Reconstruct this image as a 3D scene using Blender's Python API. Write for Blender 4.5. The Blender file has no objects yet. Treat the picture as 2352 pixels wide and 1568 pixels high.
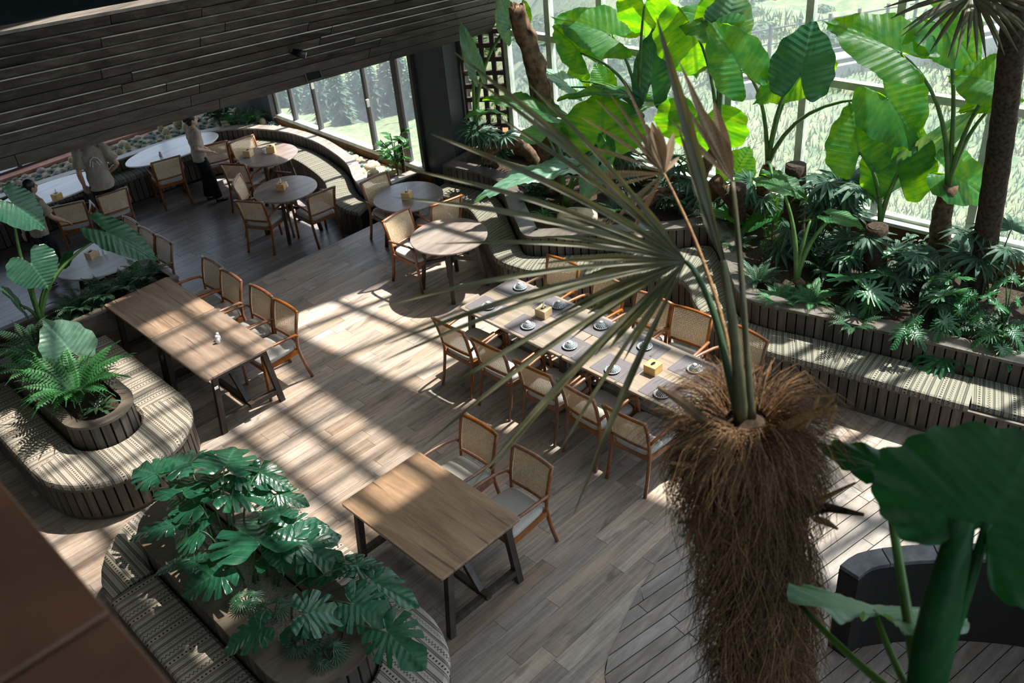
import bpy, math, random
import numpy as np
from mathutils import Vector, Matrix
random.seed(7)
PI=math.pi
S=bpy.context.scene
COL=S.collection
V3=Vector
# ------------------------------------------------------------------ camera, sky, sun, exposure
H=6.3; FPX=2210.0
RW=np.array([[0.707401,-0.701938,-0.082871],[-0.441776,-0.347571,-0.82706],[0.551741,0.621673,-0.555972]])
cam=bpy.data.cameras.new('camera'); co=bpy.data.objects.new('camera',cam); COL.objects.link(co); S.camera=co
cam.sensor_fit='HORIZONTAL'; cam.sensor_width=36.0; cam.lens=FPX/2352*36
cam.clip_start=0.05; cam.clip_end=400
cam.dof.use_dof=True; cam.dof.focus_distance=8.5; cam.dof.aperture_fstop=3.2
co.matrix_world=Matrix(((RW[0][0],-RW[1][0],-RW[2][0],0),(RW[0][1],-RW[1][1],-RW[2][1],0),(RW[0][2],-RW[1][2],-RW[2][2],H),(0,0,0,1)))
SUN_DIR=V3((0.55,-0.13,1.0)).normalized()
W=bpy.data.worlds.new('sky'); S.world=W; W.use_nodes=True
wn=W.node_tree; bg=wn.nodes['Background']
sky=wn.nodes.new('ShaderNodeTexSky'); sky.sky_type='NISHITA'; sky.sun_disc=False
sky.sun_elevation=math.asin(SUN_DIR.z); sky.sun_rotation=math.atan2(SUN_DIR.x,SUN_DIR.y)
sky.altitude=600; sky.dust_density=2.5; sky.ozone_density=1.0
hsn=wn.nodes.new('ShaderNodeHueSaturation'); hsn.inputs['Saturation'].default_value=.55
wn.links.new(sky.outputs[0],hsn.inputs['Color']); wn.links.new(hsn.outputs[0],bg.inputs[0]); bg.inputs[1].default_value=0.40
sl=bpy.data.lights.new('sun','SUN'); so=bpy.data.objects.new('sun',sl); COL.objects.link(so)
sl.energy=14.0; sl.angle=math.radians(0.9); sl.color=(1.0,0.93,0.86)
so.rotation_euler=SUN_DIR.to_track_quat('Z','Y').to_euler(); so.location=(20,-5,36)
S.view_settings.view_transform='Standard'; S.view_settings.look='None'; S.view_settings.gamma=1.0
S.view_settings.use_curve_mapping=False; S.view_settings.exposure=0.40
S.cycles.max_bounces=8; S.cycles.transparent_max_bounces=16
# ------------------------------------------------------------------ photograph geometry: a ray through a pixel meets a plane
def ray(px,py):
    d=RW.T@np.array([px-1176.0,py-784.0,FPX]); return V3(d)
def Z(px,py,z):
    d=ray(px,py); t=(z-H)/d.z; return V3((d.x*t,d.y*t,z))
def RG(px,py,r):
    d=ray(px,py); t=r/math.hypot(d.x,d.y); return V3((d.x*t,d.y*t,H+d.z*t))
CAMP=V3((0,0,H))
# ------------------------------------------------------------------ geometry buffer
class G:
    def __init__(s): s.v=[]; s.f=[]; s.uv=[]
    def add(s,vs,fs,uv=None):
        n=len(s.v); s.v+= [V3(v) for v in vs]; s.f+=[tuple(i+n for i in f) for f in fs]
        s.uv+= list(uv) if uv else [(0,0)]*len(vs)
        return s
    def box(s,c,d,rz=0.0,M=None):
        hx,hy,hz=d[0]/2,d[1]/2,d[2]/2
        vs=[V3((x,y,z)) for z in(-hz,hz) for x,y in((-hx,-hy),(hx,-hy),(hx,hy),(-hx,hy))]
        m=M if M else Matrix.Rotation(rz,3,'Z')
        vs=[m@v+V3(c) for v in vs]
        return s.add(vs,[(3,2,1,0),(4,5,6,7),(0,1,5,4),(1,2,6,5),(2,3,7,6),(3,0,4,7)])
    def bar(s,a,b,w,h,up=(0,0,1)):
        a=V3(a);b=V3(b);d=(b-a);L=d.length;d/=L
        u=V3(up); x=d.cross(u)
        if x.length<1e-4: x=d.cross(V3((1,0,0)))
        x.normalize(); u=x.cross(d)
        M=Matrix((x,d,u)).transposed()
        return s.box((a+b)/2,(w,L,h),M=M)
    def tube(s,path,r,n=8,cap=True,flat=1.0):
        P=[V3(p) for p in path]; m=len(P)
        R_=r if isinstance(r,(list,tuple)) else [r]*m
        t0=(P[1]-P[0]).normalized(); u=t0.orthogonal().normalized() if abs(t0.z)>.9 else t0.cross(V3((0,0,1))).normalized()
        vs=[];fs=[];uv=[]
        ln=0
        for i in range(m):
            t=(P[min(i+1,m-1)]-P[max(i-1,0)])
            t=t.normalized() if t.length>1e-9 else t0
            u=(u-t*u.dot(t)).normalized(); w=t.cross(u)
            if i: ln+=(P[i]-P[i-1]).length
            for k in range(n):
                a=2*PI*(k+.5)/n; vs.append(P[i]+(u*math.cos(a)+w*math.sin(a)*flat)*R_[i]); uv.append((k/n,ln))
        for i in range(m-1):
            for k in range(n):
                a=i*n+k;b=i*n+(k+1)%n; fs.append((a,b,b+n,a+n))
        if cap: fs.append(tuple(range(n-1,-1,-1))); fs.append(tuple(range((m-1)*n,m*n)))
        return s.add(vs,fs,uv)
    def lathe(s,prof,c=(0,0,0),n=20,sx=1,sy=1):
        vs=[];fs=[];m=len(prof)
        for r,z in prof:
            for k in range(n):
                a=2*PI*k/n; vs.append((c[0]+r*sx*math.cos(a),c[1]+r*sy*math.sin(a),c[2]+z))
        for i in range(m-1):
            for k in range(n):
                a=i*n+k;b=i*n+(k+1)%n; fs.append((a,b,b+n,a+n))
        if prof[0][0]>1e-6: fs.append(tuple(range(n-1,-1,-1)))
        if prof[-1][0]>1e-6: fs.append(tuple(range((m-1)*n,m*n)))
        return s.add(vs,fs)
    def slab(s,poly,z0,z1,b=0.0):
        n=len(poly); P=[V3((p[0],p[1],0)) for p in poly]
        def off(k,d):
            a=P[k-1];c=P[(k+1)%n]; t=(c-a).normalized(); nr=V3((-t.y,t.x,0)); return P[k]+nr*d
        rings=[(b,z0),(0,z0+b),(0,z1-b),(b,z1)] if b else [(0,z0),(0,z1)]
        vs=[];uv=[]
        for d,z in rings:
            for k in range(n):
                q=off(k,d) if d else P[k]; vs.append((q.x,q.y,z)); uv.append((q.x,q.y))
        fs=[tuple(range(n-1,-1,-1)),tuple(range((len(rings)-1)*n,len(rings)*n))]
        for i in range(len(rings)-1):
            for k in range(n):
                a=i*n+k;c=i*n+(k+1)%n; fs.append((a,c,c+n,a+n))
        return s.add(vs,fs,uv)
    def xf(s,M):
        s.v=[M@v for v in s.v]; return s
    def mesh(s,name,mats,smooth=False,mi=None):
        me=bpy.data.meshes.new(name); me.from_pydata([tuple(v) for v in s.v],[],s.f)
        if not isinstance(mats,(list,tuple)): mats=[mats]
        for m in mats: me.materials.append(m)
        if any(u!=(0,0) for u in s.uv):
            l=me.uv_layers.new(name='UVMap'); idx=np.empty(len(me.loops),dtype=np.int32); me.loops.foreach_get('vertex_index',idx)
            l.data.foreach_set('uv',np.array(s.uv,dtype=np.float32)[idx].ravel())
        if smooth: me.polygons.foreach_set('use_smooth',[True]*len(me.polygons))
        if mi: me.polygons.foreach_set('material_index',mi)
        me.update(); return me
ORG={}
def tag(o,label=None,cat=None,group=None,kind=None):
    if label: o['label']=label
    if cat: o['category']=cat
    if group: o['group']=group
    if kind: o['kind']=kind
    return o
def empty(name,loc,label=None,cat=None,group=None,kind=None,rz=0):
    o=bpy.data.objects.new(name,None); COL.objects.link(o); o.location=loc; o.rotation_euler=(0,0,rz); o.empty_display_size=.1
    ORG[o.name]=V3(loc); return tag(o,label,cat,group,kind)
def put(name,g,mat,parent=None,smooth=False,label=None,cat=None,group=None,kind=None,org=None,local=False,mi=None):
    """g in world coordinates (local=True: already in the frame of its parent)"""
    if parent is not None: o0=V3((0,0,0)) if local else ORG[parent.name]
    else:
        if org is None:
            xs=[v.x for v in g.v];ys=[v.y for v in g.v];zs=[v.z for v in g.v]
            org=((min(xs)+max(xs))/2,(min(ys)+max(ys))/2,min(zs))
        o0=V3(org)
    g.v=[v-o0 for v in g.v]
    o=bpy.data.objects.new(name,g.mesh(name,mat,smooth,mi)); COL.objects.link(o)
    if parent is not None: o.parent=parent; ORG[o.name]=o0
    else: o.location=o0; ORG[o.name]=o0
    return tag(o,label,cat,group,kind)
def inst(name,me,parent,loc=(0,0,0),rot=(0,0,0),scale=(1,1,1)):
    o=bpy.data.objects.new(name,me); COL.objects.link(o); o.parent=parent; o.location=loc; o.rotation_euler=rot; o.scale=scale
    ORG[o.name]=ORG.get(parent.name,V3()) if parent is not None else V3(loc); return o
def dup(root,loc,rz,label=None,group=None,scale=None):
    r=root.copy(); COL.objects.link(r); r.location=loc; r.rotation_euler=(0,0,rz); ORG[r.name]=V3(loc)
    if scale: r.scale=scale
    if label: r['label']=label
    if group: r['group']=group
    for ch in root.children:
        c=ch.copy(); COL.objects.link(c); c.parent=r
        for g in ch.children:
            d=g.copy(); COL.objects.link(d); d.parent=c
    return r
def spline(pts,n=8,closed=False):
    P=[V3(tuple(p)+(0,)*(3-len(p))) for p in pts]; out=[]; m=len(P)
    for i in range(m if closed else m-1):
        if closed: a,b,c,d=P[i-1],P[i],P[(i+1)%m],P[(i+2)%m]
        else: a,b,c,d=P[max(i-1,0)],P[i],P[i+1],P[min(i+2,m-1)]
        for k in range(n):
            t=k/n; out.append(.5*((2*b)+(c-a)*t+(2*a-5*b+4*c-d)*t*t+(3*b-a-3*c+d)*t**3))
    if not closed: out.append(P[-1])
    return out
def resample(P,step=None,n=None):
    L=[0]
    for i in range(1,len(P)): L.append(L[-1]+(P[i]-P[i-1]).length)
    T=L[-1]; m=n if n else max(2,int(round(T/step))+1); out=[];j=0
    for k in range(m):
        s=T*k/(m-1)
        while j<len(L)-2 and L[j+1]<s: j+=1
        d=L[j+1]-L[j]; out.append(P[j].lerp(P[j+1],(s-L[j])/d if d>1e-9 else 0))
    return out
def rrect(w,l,r,n=6,c=(0,0)):
    out=[]
    for cx,cy,a0 in((w/2-r,l/2-r,0),(-w/2+r,l/2-r,PI/2),(-w/2+r,-l/2+r,PI),(w/2-r,-l/2+r,1.5*PI)):
        for k in range(n+1):
            a=a0+PI/2*k/n; out.append((c[0]+cx+r*math.cos(a),c[1]+cy+r*math.sin(a)))
    return out
def circ(r,n=40,c=(0,0),sx=1,sy=1): return [(c[0]+r*sx*math.cos(2*PI*k/n),c[1]+r*sy*math.sin(2*PI*k/n)) for k in range(n)]
ORD=['first','second','third','fourth','fifth','sixth','seventh','eighth','ninth','tenth']
# ------------------------------------------------------------------ materials
class N:
    def __init__(s,name):
        s.m=bpy.data.materials.new(name); s.m.use_nodes=True; s.t=s.m.node_tree; s.b=s.t.nodes['Principled BSDF']; s.out=s.t.nodes['Material Output']
    def n(s,typ,**kw):
        x=s.t.nodes.new('ShaderNode'+typ)
        for k,v in kw.items():
            if k.startswith('_'): x.inputs[int(k[1:])].default_value=v
            else: setattr(x,k,v)
        return x
    def l(s,a,b): s.t.links.new(a,b)
    def val(s,sock,v):
        if hasattr(v,'is_output'): s.l(v,sock)
        else: sock.default_value=v
    def math(s,op,a,b=0.0,c=None):
        x=s.n('Math',operation=op); s.val(x.inputs[0],a); s.val(x.inputs[1],b)
        if c is not None: s.val(x.inputs[2],c)
        return x.outputs[0]
    def mix(s,f,a,b,blend='MIX'):
        x=s.n('Mix',data_type='RGBA',blend_type=blend); s.val(x.inputs[0],f)
        for i,v in((6,a),(7,b)): s.val(x.inputs[i],(tuple(v)+(1,)) if isinstance(v,(tuple,list)) and len(v)==3 else v)
        return x.outputs[2]
    def ramp(s,f,stops,const=False):
        x=s.n('ValToRGB'); s.l(f,x.inputs[0]); r=x.color_ramp; r.interpolation='CONSTANT' if const else 'LINEAR'
        while len(r.elements)<len(stops): r.elements.new(.5)
        for e,(p,c) in zip(r.elements,stops): e.position=p; e.color=tuple(c)+(1,) if len(c)==3 else c
        return x.outputs[0]
    def obj(s,scale=(1,1,1),rand=True):
        tc=s.n('TexCoord'); mp=s.n('Mapping'); s.l(tc.outputs['Object'],mp.inputs[0]); mp.inputs['Scale'].default_value=scale
        if rand:
            oi=s.n('ObjectInfo'); c=s.n('CombineXYZ')
            for i,k in enumerate((37.0,61.0,17.0)): s.l(s.math('MULTIPLY',oi.outputs['Random'],k),c.inputs[i])
            s.l(c.outputs[0],mp.inputs['Location'])
        return mp.outputs[0]
    def rnd(s): return s.n('ObjectInfo').outputs['Random']
    def noise(s,vec,scale=5,detail=3,rough=.55,dist=0.0):
        x=s.n('TexNoise'); s.l(vec,x.inputs['Vector']); x.inputs['Scale'].default_value=scale; x.inputs['Detail'].default_value=detail
        x.inputs['Roughness'].default_value=rough; x.inputs['Distortion'].default_value=dist; return x.outputs[0]
    def bump(s,h,strength=.3,dist=.01):
        x=s.n('Bump'); s.l(h,x.inputs['Height']); x.inputs['Strength'].default_value=strength; x.inputs['Distance'].default_value=dist; s.l(x.outputs[0],s.b.inputs['Normal']); return x
    def base(s,c,rough=.6,spec=.4):
        if hasattr(c,'is_output'): s.l(c,s.b.inputs['Base Color'])
        else: s.b.inputs['Base Color'].default_value=tuple(c)+(1,)
        s.val(s.b.inputs['Roughness'],rough); s.b.inputs['Specular IOR Level'].default_value=spec; return s
def plain(name,c,rough=.6,spec=.4,metal=0,var=.12,scale=20):
    n=N(name); v=n.noise(n.obj(),scale,3)
    d=tuple(x*(1-var*2) for x in c); l_=tuple(min(1,x*(1+var)) for x in c)
    n.base(n.ramp(v,[(.25,d),(.75,l_)]),rough,spec); n.b.inputs['Metallic'].default_value=metal; return n.m
def wood(name,cols,stretch=(1,12,12),scale=2.2,rough=.45,spec=.4,tint=.25,knots=0.0,bump=.15,rand=True,blotch=None):
    """cols: dark, mid, light; grain runs along the axis with the small stretch value"""
    n=N(name); vec=n.obj(stretch,rand)
    g=n.noise(vec,scale,6,.62,.6); fine=n.noise(vec,scale*9,3,.6)
    f=n.math('ADD',n.math('MULTIPLY',g,.8),n.math('MULTIPLY',fine,.2))
    c=n.ramp(f,[(.28,cols[0]),(.5,cols[1]),(.72,cols[2])])
    if blotch:
        bl=n.noise(n.obj((.9,3.2,3.2),rand),1.6,3,.6,.8); c=n.mix(n.math('MULTIPLY',n.ramp(bl,[(.42,(0,0,0)),(.66,(1,1,1))]),.55),c,blotch)
        sw=n.noise(n.obj((60,3,3),rand),1.0,2,.5); c=n.mix(n.math('MULTIPLY',n.ramp(sw,[(.5,(0,0,0)),(.7,(1,1,1))]),.07),c,tuple(min(1,x*1.5) for x in cols[2]))
    if knots:
        k=n.noise(n.obj((.9*stretch[0],stretch[1]*.28,stretch[2]*.28),rand),3.0,2,.4,1.5)
        c=n.mix(n.math('MULTIPLY',n.ramp(k,[(.62,(0,0,0)),(.72,(1,1,1))]),knots),c,tuple(x*.35 for x in cols[0]))
    if tint and rand:
        r=n.rnd(); r2=n.math('FRACT',n.math('MULTIPLY',r,7.31))
        t=n.math('ADD',n.math('MULTIPLY',r2,tint),1-tint*.5)
        hs=n.n('HueSaturation'); n.l(c,hs.inputs['Color']); n.l(t,hs.inputs['Value']); n.val(hs.inputs['Saturation'],n.math('ADD',n.math('MULTIPLY',r,.4),.8)); c=hs.outputs[0]
    n.base(c,rough,spec)
    if bump: n.bump(fine,bump,.004)
    return n.m
def leafmat(name,dark,light,trans,tfac=.45,veins=.5,vfreq=9.0,rough=.38,vang=.55,spec=.5,bk=.35):
    """leaf UV: x across (-.5..), y along midrib 0..1"""
    n=N(name); uv=n.n('UVMap').outputs[0]; sp=n.n('SeparateXYZ'); n.l(uv,sp.inputs[0])
    ax=n.math('ABSOLUTE',sp.outputs[0]); y=sp.outputs[1]
    ph=n.math('MULTIPLY',n.math('SUBTRACT',y,n.math('MULTIPLY',ax,vang)),vfreq)
    fr=n.math('ABSOLUTE',n.math('SUBTRACT',n.math('FRACT',ph),.5))
    lat=n.ramp(fr,[(0.0,(1,1,1)),(.1,(0,0,0))]); mid=n.ramp(ax,[(.012,(1,1,1)),(.03,(0,0,0))])
    vn=n.math('MAXIMUM',lat,mid)
    nz=n.noise(n.obj((1,1,1)),9,3); col=n.mix(n.ramp(nz,[(.3,(0,0,0)),(.7,(1,1,1))]),dark,light)
    hs=n.n('HueSaturation'); n.l(col,hs.inputs['Color']); n.l(n.math('ADD',n.math('MULTIPLY',n.rnd(),.5),.75),hs.inputs['Value']); col=hs.outputs[0]
    vc=tuple(min(1,x*1.6+.03) for x in light); col=n.mix(n.math('MULTIPLY',vn,veins),col,vc)
    n.base(col,rough,spec); n.bump(n.math('ADD',fr,n.math('MULTIPLY',nz,.3)),bk,.02)
    tr=n.n('BsdfTranslucent'); tn=n.noise(n.obj((1,1,1)),5,2); tc=n.mix(n.ramp(tn,[(.38,(0,0,0)),(.62,(1,1,1))]),tuple(x*k for x,k in zip(trans,(.55,.75,1.0))),tuple(x*k for x,k in zip(trans,(1.7,1.15,.9))))
    n.l(n.mix(n.math('MULTIPLY',vn,.7),tc,tuple(x*.42 for x in trans)),tr.inputs[0])
    ms=n.n('MixShader'); ms.inputs[0].default_value=tfac; n.l(n.b.outputs[0],ms.inputs[1]); n.l(tr.outputs[0],ms.inputs[2]); n.l(ms.outputs[0],n.out.inputs[0])
    return n.m
def glassmat(name,tint,veil,veil_col=(.8,.88,.92),gloss=.06,dirt=1.0):
    n=N(name); t=n.t; t.nodes.remove(n.b)
    tr=n.n('BsdfTransparent'); tr.inputs[0].default_value=tuple(tint)+(1,)
    df=n.n('BsdfTranslucent'); df.inputs[0].default_value=tuple(veil_col)+(1,)
    gl=n.n('BsdfGlossy'); gl.inputs['Roughness'].default_value=.03
    nz=n.noise(n.obj((1,1,1)),1.7,4,.6); f=n.math('MULTIPLY',n.math('ADD',n.math('MULTIPLY',nz,dirt),1-dirt*.5),veil)
    m1=n.n('MixShader'); n.l(f,m1.inputs[0]); n.l(tr.outputs[0],m1.inputs[1]); n.l(df.outputs[0],m1.inputs[2])
    m2=n.n('MixShader'); m2.inputs[0].default_value=gloss; n.l(m1.outputs[0],m2.inputs[1]); n.l(gl.outputs[0],m2.inputs[2]); n.l(m2.outputs[0],n.out.inputs[0]); return n.m
def textile(name,cols,period=.30,red=True):
    """woven stripes; UV.x metres along the seat, UV.y metres across it"""
    n=N(name); uv=n.n('UVMap').outputs[0]; sp=n.n('SeparateXYZ'); n.l(uv,sp.inputs[0]); u,v=sp.outputs[0],sp.outputs[1]
    base,dark,mid,acc=cols
    p=n.math('FRACT',n.math('DIVIDE',u,period))
    c=n.ramp(p,[(0,base),(.05,mid),(.09,base),(.11,dark),(.13,base),(.30,dark),(.315,mid),(.36,dark),(.375,base),(.60,mid),(.66,dark),(.675,base),(.83,dark),(.845,mid),(.9,dark),(.915,base)],True)
    def band(lo,hi):
        return n.math('MULTIPLY',n.math('GREATER_THAN',p,lo),n.math('LESS_THAN',p,hi))
    fv=n.math('ABSOLUTE',n.math('SUBTRACT',n.math('FRACT',n.math('DIVIDE',v,.034)),.5))
    dia=n.math('LESS_THAN',n.math('ADD',n.math('MULTIPLY',n.math('ABSOLUTE',n.math('SUBTRACT',p,.215)),6.0),n.math('MULTIPLY',fv,.9)),.26)
    c=n.mix(dia,c,acc)
    zz=n.math('LESS_THAN',n.math('ABSOLUTE',n.math('SUBTRACT',n.math('SUBTRACT',p,.45),n.math('MULTIPLY',fv,.16))),.018)
    c=n.mix(n.math('MULTIPLY',zz,.9),c,dark)
    zz2=n.math('LESS_THAN',n.math('ABSOLUTE',n.math('SUBTRACT',n.math('SUBTRACT',p,.74),n.math('MULTIPLY',fv,.1))),.016)
    c=n.mix(n.math('MULTIPLY',zz2,.8),c,dark if not red else mid)
    ck=n.n('TexChecker'); n.l(uv,ck.inputs[0]); ck.inputs[3].default_value=170
    c=n.mix(n.math('MULTIPLY',ck.outputs[1],.35),c,dark)
    nz=n.noise(uv,260,2); n.base(c,.95,.1); n.bump(n.math('ADD',nz,n.math('MULTIPLY',ck.outputs[1],.5)),.4,.004); return n.m
MT={}
MT['floor']=wood('grey oak planks',[(.115,.092,.075),(.25,.202,.165),(.42,.352,.295)],(.55,9,9),2.4,.42,.45,.5,.5,.12,True,(.36,.265,.195))
MT['floor_low']=wood('grey oak planks low',[(.10,.09,.085),(.2,.18,.175),(.33,.3,.29)],(.55,9,9),2.4,.32,.5,.4,.3,.1)
MT['deck']=wood('slate deck boards',[(.10,.078,.062),(.185,.155,.132),(.29,.25,.22)],(.9,5,5),2.2,.38,.5,.4,.2,.2)
MT['gap']=plain('dark gap',(.012,.011,.010),.9,.1)
MT['soffit']=wood('charred boards',[(.011,.0095,.008),(.036,.032,.027),(.088,.08,.069)],(.6,6,6),1.6,.5,.35,.6,.8,.3)
MT['soffit_low']=wood('charred boards lower',[(.024,.021,.019),(.050,.045,.040),(.09,.08,.07)],(.6,7,7),2.0,.55,.3,.3,.3,.2)
MT['capwood']=wood('weathered cap',[(.10,.085,.07),(.21,.185,.16),(.33,.30,.26)],(1,6,6),1.8,.45,.4,.2,.2,.15)
MT['capdark']=wood('dark brown cap',[(.045,.035,.027),(.095,.077,.062),(.155,.128,.104)],(1,6,6),1.8,.42,.4,.2,.2,.15)
MT['table_long']=wood('long tabletop',[(.125,.092,.066),(.20,.153,.112),(.275,.218,.162)],(7,.7,7),1.7,.33,.5,.2,.3,.1)
MT['slat']=wood('brown slats',[(.032,.026,.020),(.070,.058,.046),(.12,.102,.084)],(7,7,.7),2.2,.55,.35,.5,.1,.2)
MT['table']=wood('oak tabletop',[(.13,.085,.055),(.26,.18,.125),(.37,.27,.19)],(7,.7,7),1.7,.36,.45,.12,.75,.1)
MT['table_round']=wood('round tabletop',[(.12,.092,.078),(.205,.165,.142),(.29,.24,.205)],(.7,7,7),1.7,.28,.5,.15,.3,.1)
MT['table_white']=wood('pale tabletop',[(.42,.42,.43),(.55,.55,.56),(.66,.66,.67)],(.7,6,6),1.4,.3,.5,.05,.0,.05)
MT['darkleg']=wood('dark stained legs',[(.014,.010,.008),(.035,.025,.019),(.07,.05,.038)],(6,6,.8),2.2,.45,.4,.25,0,.1)
MT['teak']=wood('teak frame',[(.10,.036,.014),(.20,.075,.028),(.30,.125,.05)],(6,6,6),1.5,.36,.5,.35,0,.08)
MT['cane']=plain('woven cane',(.76,.58,.38),.6,.3,0,.15,60)
MT['seatfab']=plain('beige seat fabric',(.40,.375,.34),.95,.1,0,.06,140)
MT['cush']=textile('patterned seat cloth',[(.40,.36,.30),(.035,.030,.027),(.20,.18,.15),(.06,.026,.02)])
MT['cush_g']=textile('patterned seat cloth grey green',[(.235,.222,.175),(.022,.022,.019),(.112,.110,.088),(.02,.017,.014)],.30)
MT['soil']=plain('dark potting soil',(.045,.033,.024),.95,.1,0,.4,40)
MT['pebble']=plain('mixed pebbles',(.30,.26,.21),.7,.3,0,.4,120)
MT['gravel']=plain('sandy gravel',(.50,.42,.31),.9,.2,0,.3,60)
MT['stone']=plain('tan garden stone',(.46,.37,.26),.8,.2,0,.25,6)
MT['stone2']=plain('grey garden stone',(.36,.33,.29),.8,.2,0,.25,6)
MT['wframe']=plain('pale green painted steel',(.50,.54,.46),.5,.4,0,.18,7)
MT['dframe']=plain('dark anodised frame',(.06,.055,.05),.4,.5,.2,.1,30)
MT['pillar']=plain('charcoal painted pillar',(.035,.042,.052),.35,.5,0,.15,3)
MT['ochre']=plain('ochre plaster',(.16,.085,.035),.9,.2,0,.15,4)
MT['dark']=plain('dark plaster',(.06,.06,.065),.85,.2,0,.15,4)
MT['slateblue']=plain('slate blue floor coating',(.05,.085,.105),.6,.4,0,.25,2.5)
MT['black']=plain('black metal',(.015,.016,.018),.35,.5,.4,.1,30)
MT['bamboo']=wood('bamboo box',[(.42,.25,.09),(.56,.36,.15),(.66,.45,.22)],(1,8,8),3,.4,.4,.15,0,.05)
MT['white']=plain('white ceramic',(.72,.72,.70),.25,.5,0,.04,10)
MT['tissue']=plain('white tissue paper',(.8,.8,.78),.9,.1,0,.03,10)
MT['mat']=plain('grey woven placemat',(.105,.092,.098),.8,.3,0,.1,160)
MT['glass']=glassmat('window glass',(.88,.94,.93),.085,(.68,.84,.9))
MT['glass_low']=glassmat('lower window glass',(.92,.96,.97),.06,(.7,.85,.95))
MT['roofglass']=glassmat('tinted roof glass',(.60,.60,.58),.05,(.8,.8,.78),.04)  # tint dims the sun coming through the unseen roof
MT['petal_stem']=plain('green stalk',(.07,.16,.035),.45,.4,0,.25,8)
MT['stem_dark']=plain('dark green stalk',(.03,.075,.028),.5,.4,0,.25,8)
MT['trunk']=plain('ringed brown trunk',(.12,.075,.045),.9,.2,0,.45,18)
MT['trunk_dark']=plain('dark fibrous trunk',(.05,.036,.026),.95,.1,0,.4,30)
MT['fibre']=plain('brown palm fibre',(.13,.072,.036),.8,.25,0,.45,90)
MT['fibre2']=plain('tan palm fibre',(.28,.165,.075),.8,.25,0,.3,90)
MT['dryleaf']=leafmat('dry palm leaf',(.22,.15,.085),(.40,.30,.19),(.30,.2,.1),.25,.2,30,.7,0)
MT['bark']=plain('weathered log bark',(.13,.085,.05),.95,.1,0,.6,9)
MT['ear']=leafmat('elephant ear leaf',(.010,.075,.020),(.022,.12,.028),(.17,.46,.003),.48,.35,9,.45,.55,.2)
MT['ear_no_backlight']=leafmat('ribbed elephant ear leaf without backlight',(.009,.058,.030),(.018,.09,.045),(.04,.20,.01),.2,.5,8,.3)  # darker, less translucent copy, paints leaves that get no backlight
MT['ear_pale']=leafmat('pale elephant ear leaf',(.07,.17,.11),(.14,.27,.19),(.20,.42,.06),.35,.4,8,.38)
MT['ear_near']=leafmat('near elephant ear leaf',(.004,.045,.012),(.008,.075,.018),(.01,.13,.015),.3,.25,9,.45,.55,.25,.06)
MT['mons']=leafmat('monstera leaf',(.008,.055,.028),(.018,.10,.05),(.05,.22,.04),.25,.35,7,.28)
MT['phil']=leafmat('philodendron leaf',(.010,.06,.028),(.03,.14,.05),(.10,.34,.04),.35,.3,9,.32)
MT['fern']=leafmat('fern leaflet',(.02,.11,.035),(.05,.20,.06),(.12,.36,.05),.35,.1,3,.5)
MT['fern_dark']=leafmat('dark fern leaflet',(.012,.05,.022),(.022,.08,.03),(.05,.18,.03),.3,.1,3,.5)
MT['fan']=leafmat('fan palm leaflet',(.055,.060,.028),(.13,.125,.065),(.10,.12,.04),.25,.1,3,.5)
MT['fan_small']=leafmat('small palm leaflet',(.012,.05,.025),(.03,.10,.05),(.05,.18,.03),.3,.1,3,.4)
MT['rhapis']=leafmat('lady palm leaflet',(.016,.055,.03),(.05,.11,.07),(.06,.18,.03),.3,.1,3,.5,.55,.3)
MT['shrub']=leafmat('glossy shrub leaf',(.02,.10,.02),(.05,.20,.04),(.15,.45,.04),.4,.2,5,.3)
MT['calathea']=leafmat('striped leaf',(.02,.05,.025),(.04,.09,.045),(.08,.2,.05),.3,.9,9,.35,.9)
MT['succ']=plain('grey green succulent',(.20,.28,.20),.6,.3,0,.3,20)
MT['succ2']=plain('blue green succulent',(.17,.27,.25),.6,.3,0,.3,20)
MT['cactus']=plain('tan barrel cactus',(.40,.34,.20),.8,.2,0,.25,30)
# ================================================================== the setting
def inframe(p,m=90):
    q=RW@np.array([p[0],p[1],p[2]-H])
    if q[2]<=.1: return False
    x=1176+FPX*q[0]/q[2]; y=784+FPX*q[1]/q[2]
    return -m<x<2352+m and -m<y<1568+m
def inpoly(x,y,P):
    c=False;n=len(P)
    for i in range(n):
        a=P[i];b=P[i-1]
        if (a[1]>y)!=(b[1]>y) and x<(b[0]-a[0])*(y-a[1])/(b[1]-a[1])+a[0]: c=not c
    return c
YS=10.87   # edge of the step down to the lower dining area
LZ=-0.45   # lower floor level
DECKC=[(3.05,2.45),(3.41,3.16),(3.78,3.36),(4.15,3.50),(4.47,3.59),(4.83,3.65),(5.28,3.68),(6.0,3.58),(6.87,3.17),(7.25,2.5),(7.3,1.2),(6.2,0.1),(4.6,-.4),(3.4,.2),(2.9,1.3)]
DECK=[(p.x,p.y) for p in spline(DECKC,6,True)]
fl=put('floor',G().slab([(-3.1,-3.2),(10.2,-3.2),(9.3,YS),(-3.1,YS)],-.41,-.01),MT['gap'],kind='structure',org=(0,0,-.41))
pw,pl=.16,1.26
pm=G().box((0,0,-.005),(pl-.003,pw-.0025,.010)).mesh('plank',MT['floor'])
far=G(); pls=[]
y=-.4; row=0
while y<YS-.02:
    x0=-.3-random.random()*pl
    w_=min(pw,YS-y)
    while x0<9.2:
        c=(x0+pl/2,y+w_/2,0)
        if all(inpoly(x0+pl*u,y+w_*v,DECK) for u in(0,.25,.5,.75,1) for v in(0,1)): x0+=pl; continue
        if any(inframe((x0+pl*k,c[1],0),25) for k in(0,.5,1)): pls.append((math.hypot(c[0],c[1]),c,w_))
        x0+=pl
    y+=pw
pls.sort(key=lambda a:a[0])
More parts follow.
